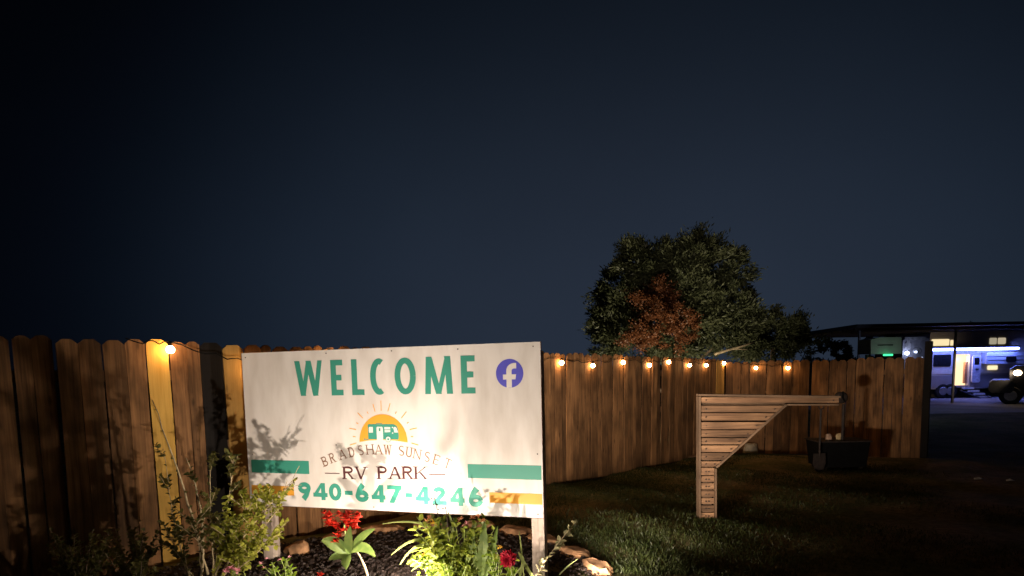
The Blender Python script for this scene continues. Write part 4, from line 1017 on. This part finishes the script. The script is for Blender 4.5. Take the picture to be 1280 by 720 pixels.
mb = MB(); mb.tube([(sx0-ro.x, -.55, sz-ro.z), (sx1-ro.x, -.55, rvp(1271,435.7)[1]-ro.z)], .05, 8); mb.build('light_strip', glow('blue_white_led', (.15,.22,1.0), 46), rv)
mb = MB(); mb.tube([(sx0-ro.x-.05, -.52, sz-ro.z+.075), (sx1-ro.x+.05, -.52, rvp(1271,435.7)[1]-ro.z+.075)], .055, 8); mb.build('awning_roller', lowg, rv)
mb = MB(); hz_ = sz-ro.z+.13; mb.hull([Vector((sx0-ro.x-.05,-.62,hz_-.05)),Vector((sx0-ro.x-.05,-.003,hz_)),Vector((sx0-ro.x-.05,-.003,hz_+.03)),Vector((sx0-ro.x-.05,-.62,hz_-.02))],[Vector((sx1-ro.x+.05,-.62,hz_-.05)),Vector((sx1-ro.x+.05,-.003,hz_)),Vector((sx1-ro.x+.05,-.003,hz_+.03)),Vector((sx1-ro.x+.05,-.62,hz_-.02))]); mb.build('awning_light_shield', simple('navy_awning_shield', (.05,.05,.10), .8), rv)  # awning slab added to keep the strip's light off the upper wall
for xx_ in (sx0-ro.x, (sx0+sx1)/2-ro.x, sx1-ro.x): MB().box(xx_-.02, xx_+.02, -.5, -.002, sz-ro.z+.10, sz-ro.z+.14).build('awning_arm', lowg, rv)
tyre = simple('tyre_rubber', (.012,.012,.012), .8); rim = simple('wheel_rim', (.35,.35,.37), .35, metal=.6)
def wheel(par, x, y, z, r0, wd=.22):
    mb = MB(); mb.tube([(x, y, z),(x, y+.03, z),(x, y+wd-.03, z),(x, y+wd, z)], [r0*.9,r0,r0,r0*.9], 20); wo_ = mb.build('wheel', tyre, par)
    MB().tube([(x, y-.012, z),(x, y+.004, z)], [r0*.52, r0*.58], 14).build('rim', rim, wo_)
for px in (1178, 1187): wheel(rv, rvp(px, 490)[0]-ro.x, -.05, .33, .33)
# steps
for k, (px, py) in enumerate(((1207,485),(1212,488.6),(1217,492.2),(1222,495.8))):
    x_, z_ = rvp(px, py); mb = MB(); mb.box(x_-ro.x-.20, x_-ro.x+.26, -.16-.09*k, -.02-.09*k, z_-ro.z-.042, z_-ro.z+.042); mb.build('step', wht, rv)
for sx_ in (-.17,.31):
    a = rvp(1204,486); b = rvp(1220,497); MB().tube([(a[0]-ro.x+sx_, -.02, a[1]-ro.z-.06),(b[0]-ro.x+sx_, -.5, max(.0,b[1]-ro.z-.04))], .025, 6).build('step_rail', pm, rv)
mb = MB(); v = rvp(1230,497); mb.box(v[0]-ro.x-.6, v[0]-ro.x+.5, -2.1, -1.5, 0, .015); tag(mb.build('door_mat', simple('pale_mat', (.5,.48,.5), .9), None, loc=ro), 'pale mat on the gravel at the foot of the trailer steps', 'mat')
ld = bpy.data.lights.new('door_glow', 'POINT'); ld.energy = 14; ld.color = (1,.75,.48); ld.shadow_soft_size = .1
lo = bpy.data.objects.new('lamp_light', ld); C.objects.link(lo); lo.parent = rv; lo.location = ((dx0+dx1)/2-ro.x, .06, dz1-ro.z-.25)
# ---- second trailer end, cluttered with small bluish lights
qo = at(1145, 490, 22.5); qo.z = -.262
s2 = empty('cargo_trailer', qo, 0, 'grey trailer end just above the right fence end with small bluish-white lamps', 'trailer')
def q2(px, py): v = at(px, py, 22.5)-qo; return v.x, v.z
def qb(name, a, b, y0, y1, mat, bev=.02):
    (x0, z1), (x1, z0) = a, b; mb = MB(); mb.bbox(x0, x1, y0, y1, z0, z1, bev); return mb.build(name, mat, s2)
chrome = simple('scuffed_aluminium', (.42,.42,.46), .3, metal=.7, var=.25, scale=8)
qb('body', q2(1129,423), q2(1160,470), 0, 1.6, simple('dark_trailer_skin', (.10,.10,.12), .4, var=.3, scale=4), .08)
qb('top_trim', q2(1130,421.5), q2(1156,424.5), -.05, .02, chrome); qb('side_panel', q2(1131,428), q2(1138,437), -.03, -.003, chrome, .05); qb('bracket', q2(1133,424.4), q2(1137,428), -.03, -.003, chrome)
qb('side_panel', q2(1141,435.5), q2(1150,442), -.03, -.003, chrome, .06)
for px, py, r0, st_ in ((1131.5,441.5,.07,14),(1142.5,440,.05,1.6),(1150,447,.03,.6)):
    x_, z_ = q2(px, py); mb = MB(); mb.tube([(x_,-.12,z_),(x_,-.05,z_)], [r0,r0*.7], 12); mb.build('lamp', glow('cool_lamp_%d' % int(px), (.6,.7,1.0), st_*1.4), s2)
for px in (1148,): x_, z_ = q2(px, 480); wheel(s2, x_, -.1, .3, .3)
ld = bpy.data.lights.new('cool_wash', 'POINT'); ld.energy = 14; ld.color = (.6,.68,1); ld.shadow_soft_size = .06
lo = bpy.data.objects.new('lamp_light', ld); C.objects.link(lo); lo.parent = s2; x_, z_ = q2(1131.5,441); lo.location = (x_, -.35, z_)
# ---- green-lit box
go = at(1107, 470, 18.5); go.z = -.26
gb = empty('utility_cabinet', go, 0, 'pale box with a peaked top lit green above the right fence', 'cabinet')
def g2(px, py): v = at(px, py, 18.5)-go; return v.x, v.z
a = [g2(*p) for p in ((1088.5,424.5),(1100,421.6),(1127,421.4),(1127,442),(1088.5,442.6))]
mb = MB(); mb.prism(a[::-1], 0, .7); mb.build('box', simple('pale_green_panel', (.34,.36,.34), .6, var=.08, scale=3), gb)
(x0, z1), (x1, z0) = g2(1097,431), g2(1116,431.8); mb = MB(); mb.box(x0, x1, -.015, -.001, z0, z1); mb.build('slot', M['black'], gb)
(x0, z1), (x1, z0) = g2(1102,443.0), g2(1113,444.4); mb = MB(); mb.tube([(x0,-.10,z1-.02),(x1,-.10,z1-.02)], .028, 8); mb.build('light_bar', glow('green_led', (.05,.9,.30), 2.2), gb)
zlo = g2(1107,442.8)[1]
for sx_ in (-.4,.4): MB().box(sx_-.04, sx_+.04, .3, .38, 0, zlo).build('leg', M['iron'], gb)
ld = bpy.data.lights.new('green_wash', 'POINT'); ld.energy = 5; ld.color = (.72,1,.82); ld.shadow_soft_size = .05
lo = bpy.data.objects.new('lamp_light', ld); C.objects.link(lo); lo.parent = gb; lo.location = (0, -.9, zlo-.1)
# ---- dark pickup truck at the right edge
to = at(1262, 505, 23.0); to.z = -.262
tk = empty('pickup_truck', to, 0, 'dark pickup truck nose with one glowing headlight at the right edge', 'truck')
tk.rotation_euler = (0,0,rad(-40))
def tkp(px, py): v = at(px, py, 23.0)-to; return v.x*.76, v.z
tm = simple('black_truck_paint', (.010,.010,.012), .3, var=.05); 
nose = [tkp(1241,493), tkp(1239,485), tkp(1241,478), tkp(1248,475.5), tkp(1262,475), tkp(1262,462), tkp(1270,457.5), tkp(1300,455.5), tkp(1312,440), tkp(1345,439), tkp(1352,456), tkp(1395,457), tkp(1395,494)]
def ring(y, sc_=1.0, dz=0): return [Vector((x*1.0, y, z*sc_+dz)) for x, z in nose]
mb = MB(); mb.hull(ring(0), ring(1.8)); mb.build('body', tm, tk)
(x0, z0) = tkp(1240,489); (x1, z1) = tkp(1268,476); mb = MB(); mb.bbox(x0-.12, x1, -.12, 1.92, z0-.08, z1+.03, .10); mb.build('bumper', simple('grey_bumper', (.05,.05,.05), .35, metal=.4), tk)
x_, z_ = tkp(1272, 466); mb = MB(); mb.ball((x_, -.03, z_), .13, 12, 8, sc=(1,.6,.8)); mb.build('headlight', glow('headlight_glow', (1,.72,.42), 22), tk, smooth=True)
wx, _ = tkp(1263, 497); wheel(tk, wx, -.03, .33, .36, .24); wheel(tk, wx+3.6, -.03, .33, .36, .24)
mb = MB(); mb.prism([tkp(1316,443), tkp(1342,442), tkp(1347,454), tkp(1306,455)], -.006, -.001); mb.build('side_window', dk, tk)
ld = bpy.data.lights.new('head_lamp', 'SPOT'); ld.energy = 60; ld.color = (1,.75,.5); ld.spot_size = rad(110); ld.spot_blend = .6; ld.shadow_soft_size = .08
lo = bpy.data.objects.new('lamp_light', ld); C.objects.link(lo); lo.parent = tk; lo.location = (x_-.1, -.25, z_); lo.rotation_euler = (rad(80), 0, rad(60))
# litter
for k, (px, py, s, lab) in enumerate(((1223,601,.055,'larger scrap of white litter on the dark ground, left of two'),(1262,603,.045,'smaller scrap of white litter on the dark ground, right of two'))):
    v = ground_at(px, py); mb = MB(); mb.add([(-s*1.4,-s*.5,.0),(s*.3,-s*.7,.012),(s*1.5,-s*.2,.004),(s*.9,s*.6,.02),(-s*.8,s*.5,.014),(0,0,.03)], [(0,1,5),(1,2,5),(2,3,5),(3,4,5),(4,0,5)])
    tag(mb.build('litter', M['paper'], loc=(v.x, v.y, v.z+.02)), lab, 'litter', 'scraps of litter')
